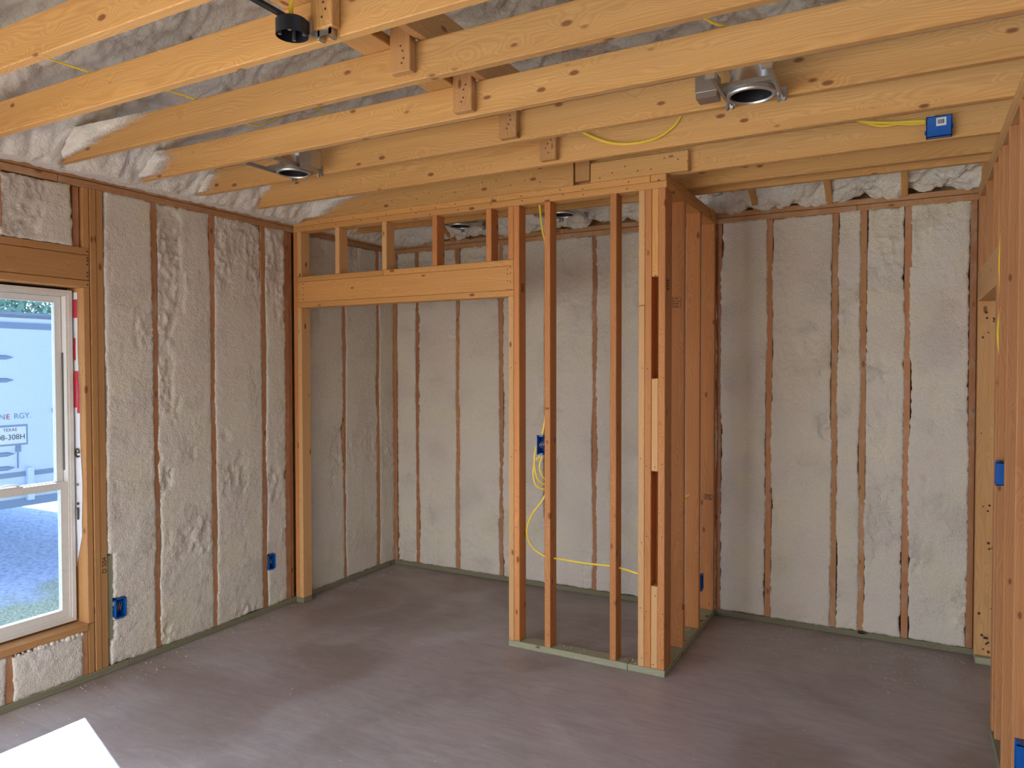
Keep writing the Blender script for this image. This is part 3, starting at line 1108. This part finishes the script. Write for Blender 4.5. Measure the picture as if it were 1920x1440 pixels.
for q in range(12):
    pp.append(((.9 + .1 * q, .001, H + random.uniform(.02, .10)), .0035))
nails(ceiling, pp, (0, -1, 0))
pp = []
for z in (2.17, 2.215, 2.235, 2.28, 2.30, 2.315, 2.35):
    pp.append(((.0, -1.512, z), .005))
nails(wall_left, pp, (1, 0, 0))
pp = []
for q in range(34):
    z = random.choice([.07, .1, .16, .2, .24, .3, .5, .68, .9, 1.2, 1.32, 1.62, 1.9, 1.98, 2.02]) + random.uniform(-.02, .02)
    pp.append(((R + random.uniform(.02, .11), 1.085, z), random.uniform(.003, .009)))
nails(wall_right, pp, (0, -1, 0))

# inked marks on the lumber
text('ink_mark', wall_left, 'D 504', .036, (-.0010, -1.438, .615), Matrix(((0, 0, 1), (0, -1, 0), (1, 0, 0))), m_dark)
text('ink_mark', wcf, 'S', .03, (2.048, -.001, 1.27), FACE_NY, m_dark)
text('ink_mark', wcf, 'W', .024, (2.048, -.001, 1.47), FACE_NY, m_dark)


def stamp(parent, c, axis, w=.05, h=.06):
    """a small printed grade stamp: a box of short strokes"""
    mb = MB()
    rs = random.Random(int(abs(c[2]) * 1000))
    def q(u0, v0, u1, v1):
        if axis == 'x':
            mb.box((c[0], c[1] + u0, c[2] + v0), (c[0] + .0008, c[1] + u1, c[2] + v1))
        else:
            mb.box((c[0] + u0, c[1] - .0008, c[2] + v0), (c[0] + u1, c[1], c[2] + v1))
    q(-w / 2, -h / 2, w / 2, -h / 2 + .0014); q(-w / 2, h / 2, w / 2, h / 2 + .0014)
    q(-w / 2, -h / 2, -w / 2 + .0014, h / 2); q(w / 2, -h / 2, w / 2 + .0014, h / 2)
    for r in range(4):
        v = -h / 2 + h * (r + .5) / 4
        u = -w / 2 + .006
        while u < w / 2 - .008:
            d = rs.uniform(.003, .006)
            q(u, v - .003, u + .0012, v + .004)
            q(u, v + (.003 if rs.random() < .5 else -.003), u + d, v + (.0044 if rs.random() < .5 else -.0016))
            u += d + .003
    mb.build('grade_stamp', m_dark, parent)


stamp(wcf, (W - .003, .045, 2.17), 'x')
stamp(wcs, (2.72, .3695, 2.10), 'y')
stamp(wcs, (2.73, 1.1385, .82), 'y', .06, .035)
stamp(wall_right, (R + .07, .66, 2.46), 'y', .07, .07)
stamp(wcf, (1.8605, .045, 2.20), 'x', .04, .05)

# ------------------------------------------------------------------ window
win = empty_struct('window_1')


def ring(mb, x0, x1, y0, y1, z0, z1, w, wb=None, wt=None, mi=0):
    wb = wb or w
    wt = wt or w
    mb.box((x0, y0, z0), (x1, y0 + w, z1), mi)
    mb.box((x0, y1 - w, z0), (x1, y1, z1), mi)
    mb.box((x0, y0 + w, z0), (x1, y1 - w, z0 + wb), mi)
    mb.box((x0, y0 + w, z1 - wt), (x1, y1 - w, z1), mi)


FY0, FY1, FZ0, FZ1 = WY0 + .012, -1.552, .330, 2.138
mb = MB()
ring(mb, -.165, -.082, FY0, FY1, FZ0, FZ1, .032)
ring(mb, -.088, -.078, FY0 - .0, FY1, FZ0, FZ1, .020)
ring(mb, -.165, -.135, FY0 + .03, FY1 - .03, FZ0 + .03, FZ1 - .03, .010)
mb.build('window_frame', m_vinyl, win)
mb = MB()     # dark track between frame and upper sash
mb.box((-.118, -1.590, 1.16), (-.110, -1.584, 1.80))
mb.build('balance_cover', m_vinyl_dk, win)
ZM = 1.075
mb = MB()
ring(mb, -.150, -.122, FY0 + .034, -1.588, ZM - .01, FZ1 - .034, .034, .036)
us = mb.build('upper_sash', m_vinyl, win)
mb = MB()
mb.box((-.138, FY0 + .06, ZM + .02), (-.134, -1.618, FZ1 - .06))
mb.build('glass_pane', m_glass, us)
mb = MB()
ring(mb, -.118, -.088, FY0 + .034, -1.586, FZ0 + .032, ZM + .022, .036, .040, .038)
ls = mb.build('lower_sash', m_vinyl, win)
mb = MB()
mb.box((-.106, FY0 + .06, FZ0 + .06), (-.102, -1.618, ZM - .005))
mb.build('glass_pane', m_glass, ls)
mb = MB()
mb.tube(catmull([(-.11, -1.93, ZM + .028), (-.105, -1.89, ZM + .04), (-.10, -1.85, ZM + .038), (-.105, -1.81, ZM + .028)]), .006, .004)
mb.box((-.118, -1.94, ZM + .022), (-.09, -1.81, ZM + .03))
mb.build('sash_lock', m_vinyl, win)
mb = MB()
ring(mb, -.166, -.15, WY0, WY1, WZ0, WZ1, .014)
mb.build('window_flange', m_black, win)

# house wrap folded round the jack stud into the opening
def wrap_strip(name, zs, xa, xb, mat, off, parent):
    n = len(zs)
    v, f = [], []
    for i, z in enumerate(zs):
        w = .0025 * math.sin(z * 9) + .0015 * math.sin(z * 31)
        v += [(xa[i], -1.5375 - off - abs(w), z), (xb[i], -1.5372 - off - abs(w) * .6, z)]
        v += [(xa[i], -1.5366 - off + .0004, z), (xb[i], -1.5366 - off + .0004, z)]
    for i in range(n - 1):
        a = 4 * i
        f += [(a, a + 1, a + 5, a + 4), (a + 2, a + 6, a + 7, a + 3), (a + 1, a + 3, a + 7, a + 5), (a, a + 4, a + 6, a + 2)]
    f += [(0, 2, 3, 1), (4 * n - 4, 4 * n - 3, 4 * n - 1, 4 * n - 2)]
    mb = MB()
    mb.add(v, f)
    return mb.build(name, mat, parent)


zs = list(np.linspace(.62, 2.13, 44))
xa = [-.135] * 44
xb = [(-.120 + .065 * min(1, max(0, (z - .62) / .18))) + .004 * math.sin(z * 13) + .02 * min(1, max(0, (z - 2.0) / -.9)) for z in zs]
hw = wrap_strip('house_wrap', zs, xa, xb, m_wrap, .0008, wall_left)
def xbz(z):
    return float(np.interp(z, zs, xb))
for z0, z1, fa, fb in ((1.99, 2.09, 0, 1), (1.76, 1.88, 0, .45), (1.50, 1.70, 0, .42), (1.47, 1.70, .62, 1)):
    zz = list(np.linspace(z0, z1, 6))
    wa = [-.085 + (xbz(z) + .085) * fa for z in zz]
    wb = [-.085 + (xbz(z) + .085) * fb for z in zz]
    wrap_strip('red_print', zz, wa, wb, m_red, .0042, hw)
FNY = Matrix(((1, 0, 0), (0, 0, -1), (0, 1, 0)))
for ch, z, s in (('e', 1.26, .11), ('oc', 1.08, .028), ('i', .93, .15)):
    text('black_print', hw, ch, s, (-.062, -1.546, z), FNY, m_dark)

# ------------------------------------------------------------------ recessed light housings
def can_light(loc, label, box_side, y_near, y_far, turn=0., tall=.19, dark=False):
    x, y, z = loc
    t = thing('recessed_light_housing', loc, label, 'light fixture', 'recessed light housings between the joists')
    mb = MB()   # mounting plate with round hole
    n = 48
    r = .088
    a0 = .093
    v, f = [], []
    for lvl in (0, .0015):
        for k in range(n):
            a = 2 * math.pi * k / n
            v.append((x + r * math.cos(a), y + r * math.sin(a), z + .012 + lvl))
        for k in range(n):
            a = 2 * math.pi * k / n
            m = max(abs(math.cos(a)), abs(math.sin(a)))
            v.append((x + a0 * math.cos(a) / m, y + a0 * math.sin(a) / m, z + .012 + lvl))
    for k in range(n):
        k2 = (k + 1) % n
        f += [(k, k2, n + k2, n + k), (2 * n + k, 3 * n + k, 3 * n + k2, 2 * n + k2), (n + k, n + k2, 3 * n + k2, 3 * n + k)]
    mb.add(v, f)
    mb.box((x - a0, y - a0 - .001, z + .012), (x + a0, y - a0 + .001, z + .03))
    mb.box((x - a0, y + a0 - .001, z + .012), (x + a0, y + a0 + .001, z + .03))
    mb.build('mounting_plate', m_galv, t)
    mb = MB()
    mb.lathe((x, y, z), [(.082, .016), (.090, .002), (.088, -.004), (.079, -.006), (.076, .0), (.077, .016)], 40)
    mb.build('trim_ring', m_chrome, t, smooth=True)
    mb = MB()
    mb.lathe((x, y, z), [(.083, .0135), (.083, tall), (.0, tall + .001)], 36)
    mb.build('can_body', m_alu if not dark else m_galv, t, smooth=True)
    mb = MB()
    mb.lathe((x, y, z), [(.075, .0), (.075, tall - .01), (.02, tall - .012), (.0, tall - .012)], 36)
    mb.lathe((x, y, z), [(.018, tall - .013), (.02, tall - .06), (.0, tall - .062)], 16)
    mb.build('can_interior', m_dkin, t, smooth=True)
    mb = MB()
    bx = x + box_side * .155
    ys = y - .035
    mb.box((bx - .04, ys - .035, z - .004), (bx + .04, ys + .035, z + .085))
    mb.box((bx - .042, ys - .037, z + .02), (bx + .042, ys - .035, z + .083))
    mb.build('junction_box', m_galv, t)
    for s in (-1, 1):
        mb = MB()
        xx = x + s * .098
        mb.box((xx - .006, y_near, z + .004), (xx + .006, y_far, z + .022))
        mb.box((xx - .018, y_far - .004, z - .006), (xx + .018, y_far - .0005, z + .045))
        mb.box((xx - .018, y_near + .0005, z - .006), (xx + .018, y_near + .004, z + .045))
        mb.lathe((xx - .01, y_far - .010, z - .012), [(.005, 0), (.005, .014)], 8, caps=(True, True))
        mb.lathe((xx + .012, y_far - .010, z - .010), [(.004, 0), (.004, .014)], 8, caps=(True, True))
        mb.build('bar_hanger', m_galv, t)
    return t


can_light((3.392, -.985, H - .012), 'silver recessed can light between joists near the right wall', -1, -1.2375, -.8855)
can_light((1.007, -.990, H - .006), 'silver recessed can light between joists near the left wall', 1, -1.2375, -.8855)
can_light((.93, .80, H + .02), 'recessed can light inside the closet, over the wide header opening', 1, .6005, .99, dark=True)
can_light((1.785, .80, H + .02), 'recessed can light inside the closet, behind the double king stud', -1, .6005, .99, dark=True)
Cb('ceiling_joist', m_joist, (.45, .991, H + .19), (R + .12, 1.029, H + .33))

# round black fan box on its bar
bx, by, bz = 2.205, -2.185, H - .004
t = thing('round_ceiling_box', (bx, by, bz), 'black round ceiling electrical box on a bar between two joists', 'electrical box')
mb = MB()
mb.lathe((bx, by, bz), [(.051, 0), (.051, .045), (.046, .050), (.0, .050)], 36)
mb.lathe((bx, by, bz), [(.051, 0), (.048, 0), (.048, .044), (.0, .0445)], 36)
mb.build('box_body', m_black, t, smooth=True)
for a in (.5, 2.2, 3.9, 5.3):
    mb = MB()
    mb.lathe((bx + .038 * math.cos(a), by + .038 * math.sin(a), bz + .002), [(.006, 0), (.006, .035)], 8, caps=(True, True))
    mb.build('screw_post', m_galv, t)
mb = MB()
mb.box((bx - .022, -2.4495, bz + .052), (bx - .002, -2.1065, bz + .060))
mb.box((bx - .022, -2.4495, bz + .052), (bx - .020, -2.1065, bz + .074))
mb.build('hanger_bar', m_black, t)
mb = MB()
mb.box((bx + .050, -2.135, bz + .004), (bx + .115, -2.1325, bz + .050))
mb.box((bx + .044, -2.160, bz + .004), (bx + .052, -2.1325, bz + .050))
mb.box((bx + .105, -2.135, bz - .006), (bx + .115, -2.1065, bz + .050))
mb.box((bx + .060, -2.135, bz - .006), (bx + .068, -2.1065, bz + .040))
mb.build('side_bracket', m_galv, t)


# ------------------------------------------------------------------ blue electrical boxes
def open_box(t, c, face, w, h, d, lip=.002):
    """face: direction the open side looks"""
    x, y, z = c
    mb = MB()
    th = .003
    def B(u0, u1, v0, v1, n0, n1):
        if face == 'px':
            mb.box((x + n0, y + u0, z + v0), (x + n1, y + u1, z + v1))
        elif face == 'nx':
            mb.box((x - n1, y + u0, z + v0), (x - n0, y + u1, z + v1))
        else:
            mb.box((x + u0, y - n1, z + v0), (x + u1, y - n0, z + v1))
    B(-w / 2, -w / 2 + th, -h / 2, h / 2, -d, 0)
    B(w / 2 - th, w / 2, -h / 2, h / 2, -d, 0)
    B(-w / 2, w / 2, -h / 2, -h / 2 + th, -d, 0)
    B(-w / 2, w / 2, h / 2 - th, h / 2, -d, 0)
    B(-w / 2, w / 2, -h / 2, h / 2, -d - .002, -d)
    B(-w * .28, w * .28, h / 2, h / 2 + .006, -.012, 0)
    B(-w * .28, w * .28, -h / 2 - .006, -h / 2, -.012, 0)
    mb.build('box_body', m_blue, t)
    mb = MB()
    def pt(u, v, n):
        return (x + n, y + u, z + v) if face == 'px' else ((x - n, y + u, z + v) if face == 'nx' else (x + u, y - n, z + v))
    for k in range(3):
        u = -.012 + .012 * k
        mb.tube(catmull([pt(u, h / 2 - .004, -d * .8), pt(u + .006, .02, -d * .4), pt(u - .008, -.01, -d * .25), pt(u + .01, -.03, -d * .6)]), .0022)
    mb.build('folded_wire', [m_dark if False else m_galv], t)


t = thing('outlet_box', (0, -1.351, .352), 'blue outlet box in the foam beside the window framing, left wall', 'electrical box', 'blue electrical boxes')
open_box(t, (.010, -1.351, .352), 'px', .062, .105, .06)
t = thing('outlet_box', (0, -.229, .350), 'blue outlet box in the foam beside the stud nearest the closet, left wall', 'electrical box', 'blue electrical boxes')
open_box(t, (.010, -.229, .350), 'px', .058, .100, .06)
t = thing('outlet_box', (W, .81, .345), 'blue outlet box low on the closet side wall, between two orange studs', 'electrical box', 'blue electrical boxes')
open_box(t, (W + .006, .812, .32), 'px', .055, .10, .06)
t = thing('switch_box', (1.995, .03, 1.25), 'blue switch box hung on the slim stud behind the closet opening, cables looping out below', 'electrical box', 'blue electrical boxes')
open_box(t, (1.9975, .020, 1.25), 'ny', .060, .105, .07)
for s in (-1, 1):
    for q in (-1, 1):
        mb = MB()
        mb.tube([(1.9975 + s * .02, .018, 1.25 + q * .050), (1.9975 + s * .02, .008, 1.25 + q * .056)], .005)
        mb.build('cable_clamp', m_blue2, t)
t = thing('switch_box', (R, .02, 1.25), 'blue switch box at mid height on the right wall studs', 'electrical box', 'blue electrical boxes')
open_box(t, (R - .008, .040 - .09, 1.245), 'nx', .06, .10, .07)
t = thing('outlet_box', (R, -.80, .35), 'blue outlet box low on the right wall, cut off by the photo edge', 'electrical box', 'blue electrical boxes')
open_box(t, (R - .008, -.83, .345), 'nx', .058, .105, .08)

# ceiling box with a coded sticker, on the joist near the right wall
t = thing('ceiling_box', (4.045, -.02, 2.82), 'blue square box with white sticker on a joist near the right wall, yellow cable tail', 'electrical box')
bx0, bx1, bz0, bz1 = 3.995, 4.098, 2.777, 2.872
mb = MB()
mb.box((bx0, .002, bz0), (bx1, .005, bz1))
mb.box((bx0, .002, bz0), (bx0 + .003, .0395, bz1))
mb.box((bx1 - .003, .002, bz0), (bx1, .0395, bz1))
mb.box((bx0, .002, bz0), (bx1, .0395, bz0 + .003))
mb.box((bx0, .002, bz1 - .003), (bx1, .0395, bz1))
mb.box((bx0 - .006, .016, bz0 + .02), (bx0, .030, bz0 + .035))
mb.box((bx1, .016, bz0 + .04), (bx1 + .006, .030, bz0 + .055))
mb.build('box_body', m_blue, t)
mb = MB()
mb.box((4.035, .0008, 2.825), (4.075, .002, 2.862))
sk = mb.build('sticker', m_white, t)
mb = MB()
rs = random.Random(5)
xx = 4.041
while xx < 4.068:
    w = rs.uniform(.001, .003)
    mb.box((xx, 0, 2.834), (xx + w, .0008, 2.854))
    xx += w + rs.uniform(.001, .002)
mb.build('bar_print', m_dark, sk)
mb = MB()
mb.lathe((4.02, .018, bz1 - .001), [(.012, 0), (.010, .006), (.0, .007)], 10)
mb.build('connector', m_white, t)


# ------------------------------------------------------------------ yellow cables
def cable(runs, label, r=.0062, rb=.0034, parent=None, upv=Vector((0, 0, 1))):
    t0 = runs[0][0]
    mb = MB()
    for run in runs:
        mb.tube(catmull(run, 8), r, rb, flat_up=upv)
    o = mb.build('electrical_cable', m_yel, None, smooth=True)
    o['label'] = label
    o['category'] = 'cable'
    o['group'] = 'yellow electrical cables'
    return o


YU = Vector((0, 1, 0))
cable([[(3.992, .026, 2.862), (3.95, .020, 2.866), (3.90, .022, 2.872), (3.83, .016, 2.878), (3.74, .028, 2.90), (3.66, .034, 2.93)],
       [(3.992, .030, 2.855), (3.94, .030, 2.858), (3.88, .026, 2.868), (3.80, .030, 2.872), (3.70, .033, 2.915)]],
      'short doubled yellow cable running into the blue box with white sticker', upv=YU)
cable([[(2.44, -.465, 2.93), (2.491, -.468, 2.895), (2.60, -.475, 2.838), (2.717, -.482, 2.808), (2.852, -.478, 2.814), (2.94, -.468, 2.862), (2.99, -.462, 2.93)]],
      'yellow cable sagging in a loop on a joist face near the closet corner', upv=YU)
cable([[(.955, -2.5, H + .150), (.985, -2.2, H + .148), (1.003, -2.068, H + .147), (1.06, -1.90, H + .149), (1.112, -1.74, H + .147), (1.11, -1.5, H + .148), (1.09, -1.30, H + .147), (1.21, -1.05, H + .30), (1.23, -.8, H + .147), (1.25, -.5, H + .147)]],
      'long yellow cable crossing on top of the joists at the left')
cable([[(3.2, -1.70, H + .148), (3.26, -1.5, H + .149), (3.319, -1.314, H + .147), (3.37, -1.235, H + .148)]],
      'yellow cable on top of the joists above the right can light')
cable([[(bx + .006, by - .01, bz + .052), (bx + .03, by - .03, bz + .085), (bx + .08, by - .04, bz + .105), (bx + .16, by - .02, bz + .13), (bx + .24, by + .0, bz + .16)]],
      'yellow cable curving out of the black round ceiling box', r=.007, rb=.004)
cable([[(1.955, .06, 2.90), (1.970, .055, 2.70), (1.99, .050, 2.55), (2.018, .048, 2.40), (2.021, .048, 2.0), (2.021, .048, 1.55), (2.012, .040, 1.40), (1.995, .035, 1.302)]],
      'yellow cable dropping down a slim closet stud to the blue switch box', upv=YU)
cable([[(1.985, .03, 1.180), (1.955, .02, 1.15), (1.945, .015, 1.07), (1.965, .02, 1.0), (2.02, .05, .975)],
       [(2.0, .03, 1.180), (1.985, .02, 1.12), (2.0, .03, 1.06), (2.022, .05, 1.035)],
       [(1.960, .03, 1.24), (1.954, .02, 1.19), (1.955, .015, 1.12), (1.975, .02, 1.04), (2.022, .05, 1.0)]],
      'short yellow cable loops hanging just below the blue switch box in the closet', upv=YU)
cable([[(2.022, .05, .965), (1.985, .045, .90), (1.925, .04, .82), (1.890, .04, .73), (1.895, .045, .66), (1.94, .05, .60), (2.02, .05, .568), (2.10, .05, .566), (2.28, .05, .562), (2.44, .05, .566), (2.50, .05, .560), (2.62, .05, .540)]],
      'yellow cable bowing out and running low through the closet front studs', upv=YU)
cable([[(R + .03, .05, 2.69), (R + .035, .04, 2.55), (R + .018, .035, 2.40), (R + .006, .030, 2.2), (R + .012, .030, 2.0), (R + .002, .030, 1.86), (R + .02, .03, 1.7), (R + .035, .03, 1.5)],
       [(R + .045, .05, 2.69), (R + .048, .04, 2.5), (R + .030, .035, 2.3), (R + .016, .030, 2.1), (R + .022, .030, 1.9), (R + .03, .03, 1.6)]],
      'yellow cables running down the stud of the right wall opening', upv=YU)
cable([[(2.60, .70, .86), (2.665, .725, .87), (2.70, .739, .895), (2.712, .76, .90)]], 'stub of yellow cable through a closet side wall stud', upv=YU)

# ------------------------------------------------------------------ foam crumbs on the slab
random.seed(3)
mb = MB()
def crumb(x, y, z, r):
    v = []
    for k in range(6):
        d = [(1, 0, 0), (-1, 0, 0), (0, 1, 0), (0, -1, 0), (0, 0, 1), (0, 0, -1)][k]
        q = r * random.uniform(.6, 1.2)
        v.append((x + d[0] * q, y + d[1] * q, max(z + .0002, z + r * .5 + d[2] * q * .5)))
    mb.add(v, [(0, 2, 4), (2, 1, 4), (1, 3, 4), (3, 0, 4), (2, 0, 5), (1, 2, 5), (3, 1, 5), (0, 3, 5)])


for k in range(170):
    crumb(.03 + abs(random.gauss(0, .12)), random.uniform(-2.2, 1.1), 0, random.uniform(.002, .006))
for k in range(150):
    crumb(random.uniform(2.85, 4.25), D - .03 - abs(random.gauss(0, .25)), 0, random.uniform(.002, .005))
for k in range(160):
    crumb(random.uniform(.1, 4.2), random.uniform(-2.6, 1.0), 0, random.uniform(.0015, .0045))
for k in range(60):
    crumb(3.9 + random.gauss(0, .2), .75 + random.gauss(0, .25), 0, random.uniform(.002, .005))
for k in range(14):
    crumb(random.uniform(2.1, 2.6), random.uniform(.01, .08), T, random.uniform(.003, .008))
for k in range(10):
    crumb(random.uniform(2.69, 2.75), random.uniform(.45, .7), T, random.uniform(.003, .008))
o = mb.build('foam_crumbs', m_foam2, None, kind='stuff')
o['label'] = 'small white crumbs of cut foam scattered over the concrete floor'
o['category'] = 'debris'
t = thing('dark_cable_stub', (3.69, D - .03, .03), 'small dark cable end at the foot of the back wall right of the closet', 'cable')
mb = MB()
mb.lathe((3.685, D - .024, .040), [(.006, -.008), (.018, -.004), (.020, .004), (.008, .009)], 12, caps=(True, True))
mb.tube([(3.67, D - .022, .044), (3.71, D - .026, .040)], .008)
mb.build('stub_end', m_black, t)

# ------------------------------------------------------------------ outside the window
mb = MB()
mb.box((-60, -40, -.30), (XS - .012, 45, -.25))
ground = structure('ground', mb.mesh([m_gravel]))
mb = MB()
mb.box((-.68, -5.8, H - .02), (XS - .014, D + .7, H + .0))
structure('trim_1', mb.mesh([m_vinyl]))

TX = -3.7
t = thing('cargo_trailer', (TX, .3, -.25), 'white enclosed cargo trailer parked outside the window, seen from its rear doors', 'trailer')
bm = bmesh.new()
bmesh.ops.create_cube(bm, size=1)
bmesh.ops.scale(bm, vec=(6.2, 2.5, 1.90), verts=bm.verts)
bmesh.ops.bevel(bm, geom=list(bm.edges), offset=.05, segments=3, affect='EDGES')
me = bpy.data.meshes.new('body'); bm.to_mesh(me); bm.free()
me.materials.append(m_trailer)
for p in me.polygons:
    p.use_smooth = True
me.set_sharp_from_angle(angle=.6)
o = bpy.data.objects.new('trailer_body', me); C.objects.link(o); o.parent = t
o.location = (-3.1, .55, 1.555)
PLOC[o.name] = (TX - 2.2, .45, 1.45)
mb = MB()
mb.box((TX - 6.18, -.39, 2.235), (TX + .004, 2.09, 2.262)); mb.box((TX - .01, -.39, 2.10), (TX + .010, 2.09, 2.16))
mb.box((TX - .01, -.39, .655), (TX + .012, 2.09, .70)); mb.box((TX - .02, -.39, .36), (TX + .01, 2.09, .44))
mb.build('body_trim', m_trailer_dk, t)
for z in (1.82, 1.60, .885, .69 + .06):
    mb = MB()
    y0, y1 = -.36, .005
    mb.add([(TX + .001, y0, z - .02), (TX + .001, y1 - .07, z - .022), (TX + .001, y1, z), (TX + .001, y1 - .07, z + .022), (TX + .001, y0, z + .02),
            (TX + .018, y0, z - .012), (TX + .018, y1 - .08, z - .013), (TX + .018, y1 - .03, z), (TX + .018, y1 - .08, z + .013), (TX + .018, y0, z + .012)],
           [(5, 6, 7, 8, 9), (0, 1, 6, 5), (1, 2, 7, 6), (2, 3, 8, 7), (3, 4, 9, 8), (4, 0, 5, 9), (4, 3, 2, 1, 0)])
    mb.build('hinge_strap', m_trailer_dk, t)
mb = MB()
mb.box((TX + .001, .02, .74), (TX + .012, .028, .93)); mb.box((TX + .001, .005, .90), (TX + .016, .05, .96))
mb.build('door_latch', m_trailer_dk, t)
mb = MB()
mb.box((TX + .001, .355, 1.27), (TX + .02, .40, 1.31))
mb.build('side_marker', m_trailer_dk, t)
mb = MB()
mb.box((TX + .002, .09, .42), (TX + .05, .15, .74)); mb.box((TX + .002, -.3, .48), (TX + .06, 2.0, .56))
mb.build('rear_bumper', m_trailer, t)
for y in (-.20, 1.88):
    mb = MB()
    pr = [(.10, -.11), (.30, -.11), (.33, -.08), (.33, .08), (.30, .11), (.10, .11)]
    n = 28
    v = []
    for r, w in pr:
        for k in range(n):
            a = 2 * math.pi * k / n
            v.append((TX - 4.7 + r * math.cos(a), y + w, .08 + r * math.sin(a)))
    f = []
    for j in range(len(pr)):
        for k in range(n):
            j2 = (j + 1) % len(pr)
            f.append((j * n + k, j * n + (k + 1) % n, j2 * n + (k + 1) % n, j2 * n + k))
    mb.add(v, f)
    mb.build('wheel', m_black, t)
text('trailer_lettering', t, 'SYN', .075, (TX + .003, -.150, 1.245), FACE_PX, m_trailer_dk)
text('trailer_lettering', t, 'E', .070, (TX + .003, -.058, 1.245), FACE_PX, m_red)
text('trailer_lettering', t, 'RGY.', .075, (TX + .003, .075, 1.248), FACE_PX, m_trailer_dk)
lp = MB()
lp.box((TX + .001, -.205, .965), (TX + .006, .118, 1.165))
lpo = lp.build('license_plate', m_trailer_dk, t)
lp = MB()
lp.box((TX + .006, -.188, .983), (TX + .009, .101, 1.147))
lp.build('plate_face', m_plateface, lpo)
text('plate_text', lpo, 'TEXAS', .042, (TX + .0095, -.045, 1.118), FACE_PX, m_pltxt)
text('plate_text', lpo, '08-308H', .072, (TX + .0095, -.035, 1.045), FACE_PX, m_pltxt)


def tree(x, y, h, r, seed, label):
    t = thing('tree', (x, y, -.25), label, 'tree', 'trees beyond the trailer')
    rs = random.Random(seed)
    mb = MB()
    mb.lathe((x, y, -.25), [(.28, 0), (.2, h * .3), (.12, h * .7), (.03, h * .95)], 10)
    for k in range(9):
        a = rs.uniform(0, 6.28)
        z0 = h * rs.uniform(.3, .7)
        mb.tube([(x, y, z0), (x + r * .6 * math.cos(a), y + r * .6 * math.sin(a), z0 + h * .15)], .05, n=5)
    mb.build('trunk', m_bark, t)
    nL = 2600
    g = np.random.default_rng(seed)
    nc = 46
    cc = g.normal(size=(nc, 3)); cc /= np.linalg.norm(cc, axis=1)[:, None]
    cc *= (g.random((nc, 1)) ** .4) * np.array([[r, r, h * .38]])
    cc += np.array([[x, y, h * .58]])
    idx = g.integers(0, nc, nL)
    p = cc[idx] + g.normal(size=(nL, 3)) * r * .14
    d1 = g.normal(size=(nL, 3)); d1 /= np.linalg.norm(d1, axis=1)[:, None]
    d2 = np.cross(d1, g.normal(size=(nL, 3))); d2 /= np.linalg.norm(d2, axis=1)[:, None]
    s = g.uniform(.09, .17, (nL, 1))
    V = np.stack([p - d1 * s, p + d2 * s * .5, p + d1 * s, p - d2 * s * .5], 1).reshape(-1, 3)
    me = bpy.data.meshes.new('leaves')
    me.from_pydata(V.tolist(), [], [(4 * i, 4 * i + 1, 4 * i + 2, 4 * i + 3) for i in range(nL)])
    me.materials.append(m_leaf)
    o = bpy.data.objects.new('foliage', me); C.objects.link(o); o.parent = t
    o.location = (-x, -y, .25)
    o['kind'] = 'stuff'


for i, (x, y, h, r, lb) in enumerate((
        (-17, 5.4, 5.2, 2.0, 'leafy green tree behind the trailer, at the left edge of the window view'),
        (-22, 11.2, 5.4, 2.2, 'leafy green tree behind the trailer, in the middle of the upper window pane'),
        (-17, 10.6, 4.0, 1.7, 'small leafy tree behind the trailer, at the right side of the window view'),
        (-20, -.6, 5.6, 2.3, 'broad leafy tree far outside beyond the window edge'),
        (-24, 18.5, 4.8, 2.2, 'distant leafy tree at the far right beyond the trailer'))):
    tree(x, y, h, r, 40 + i, lb)
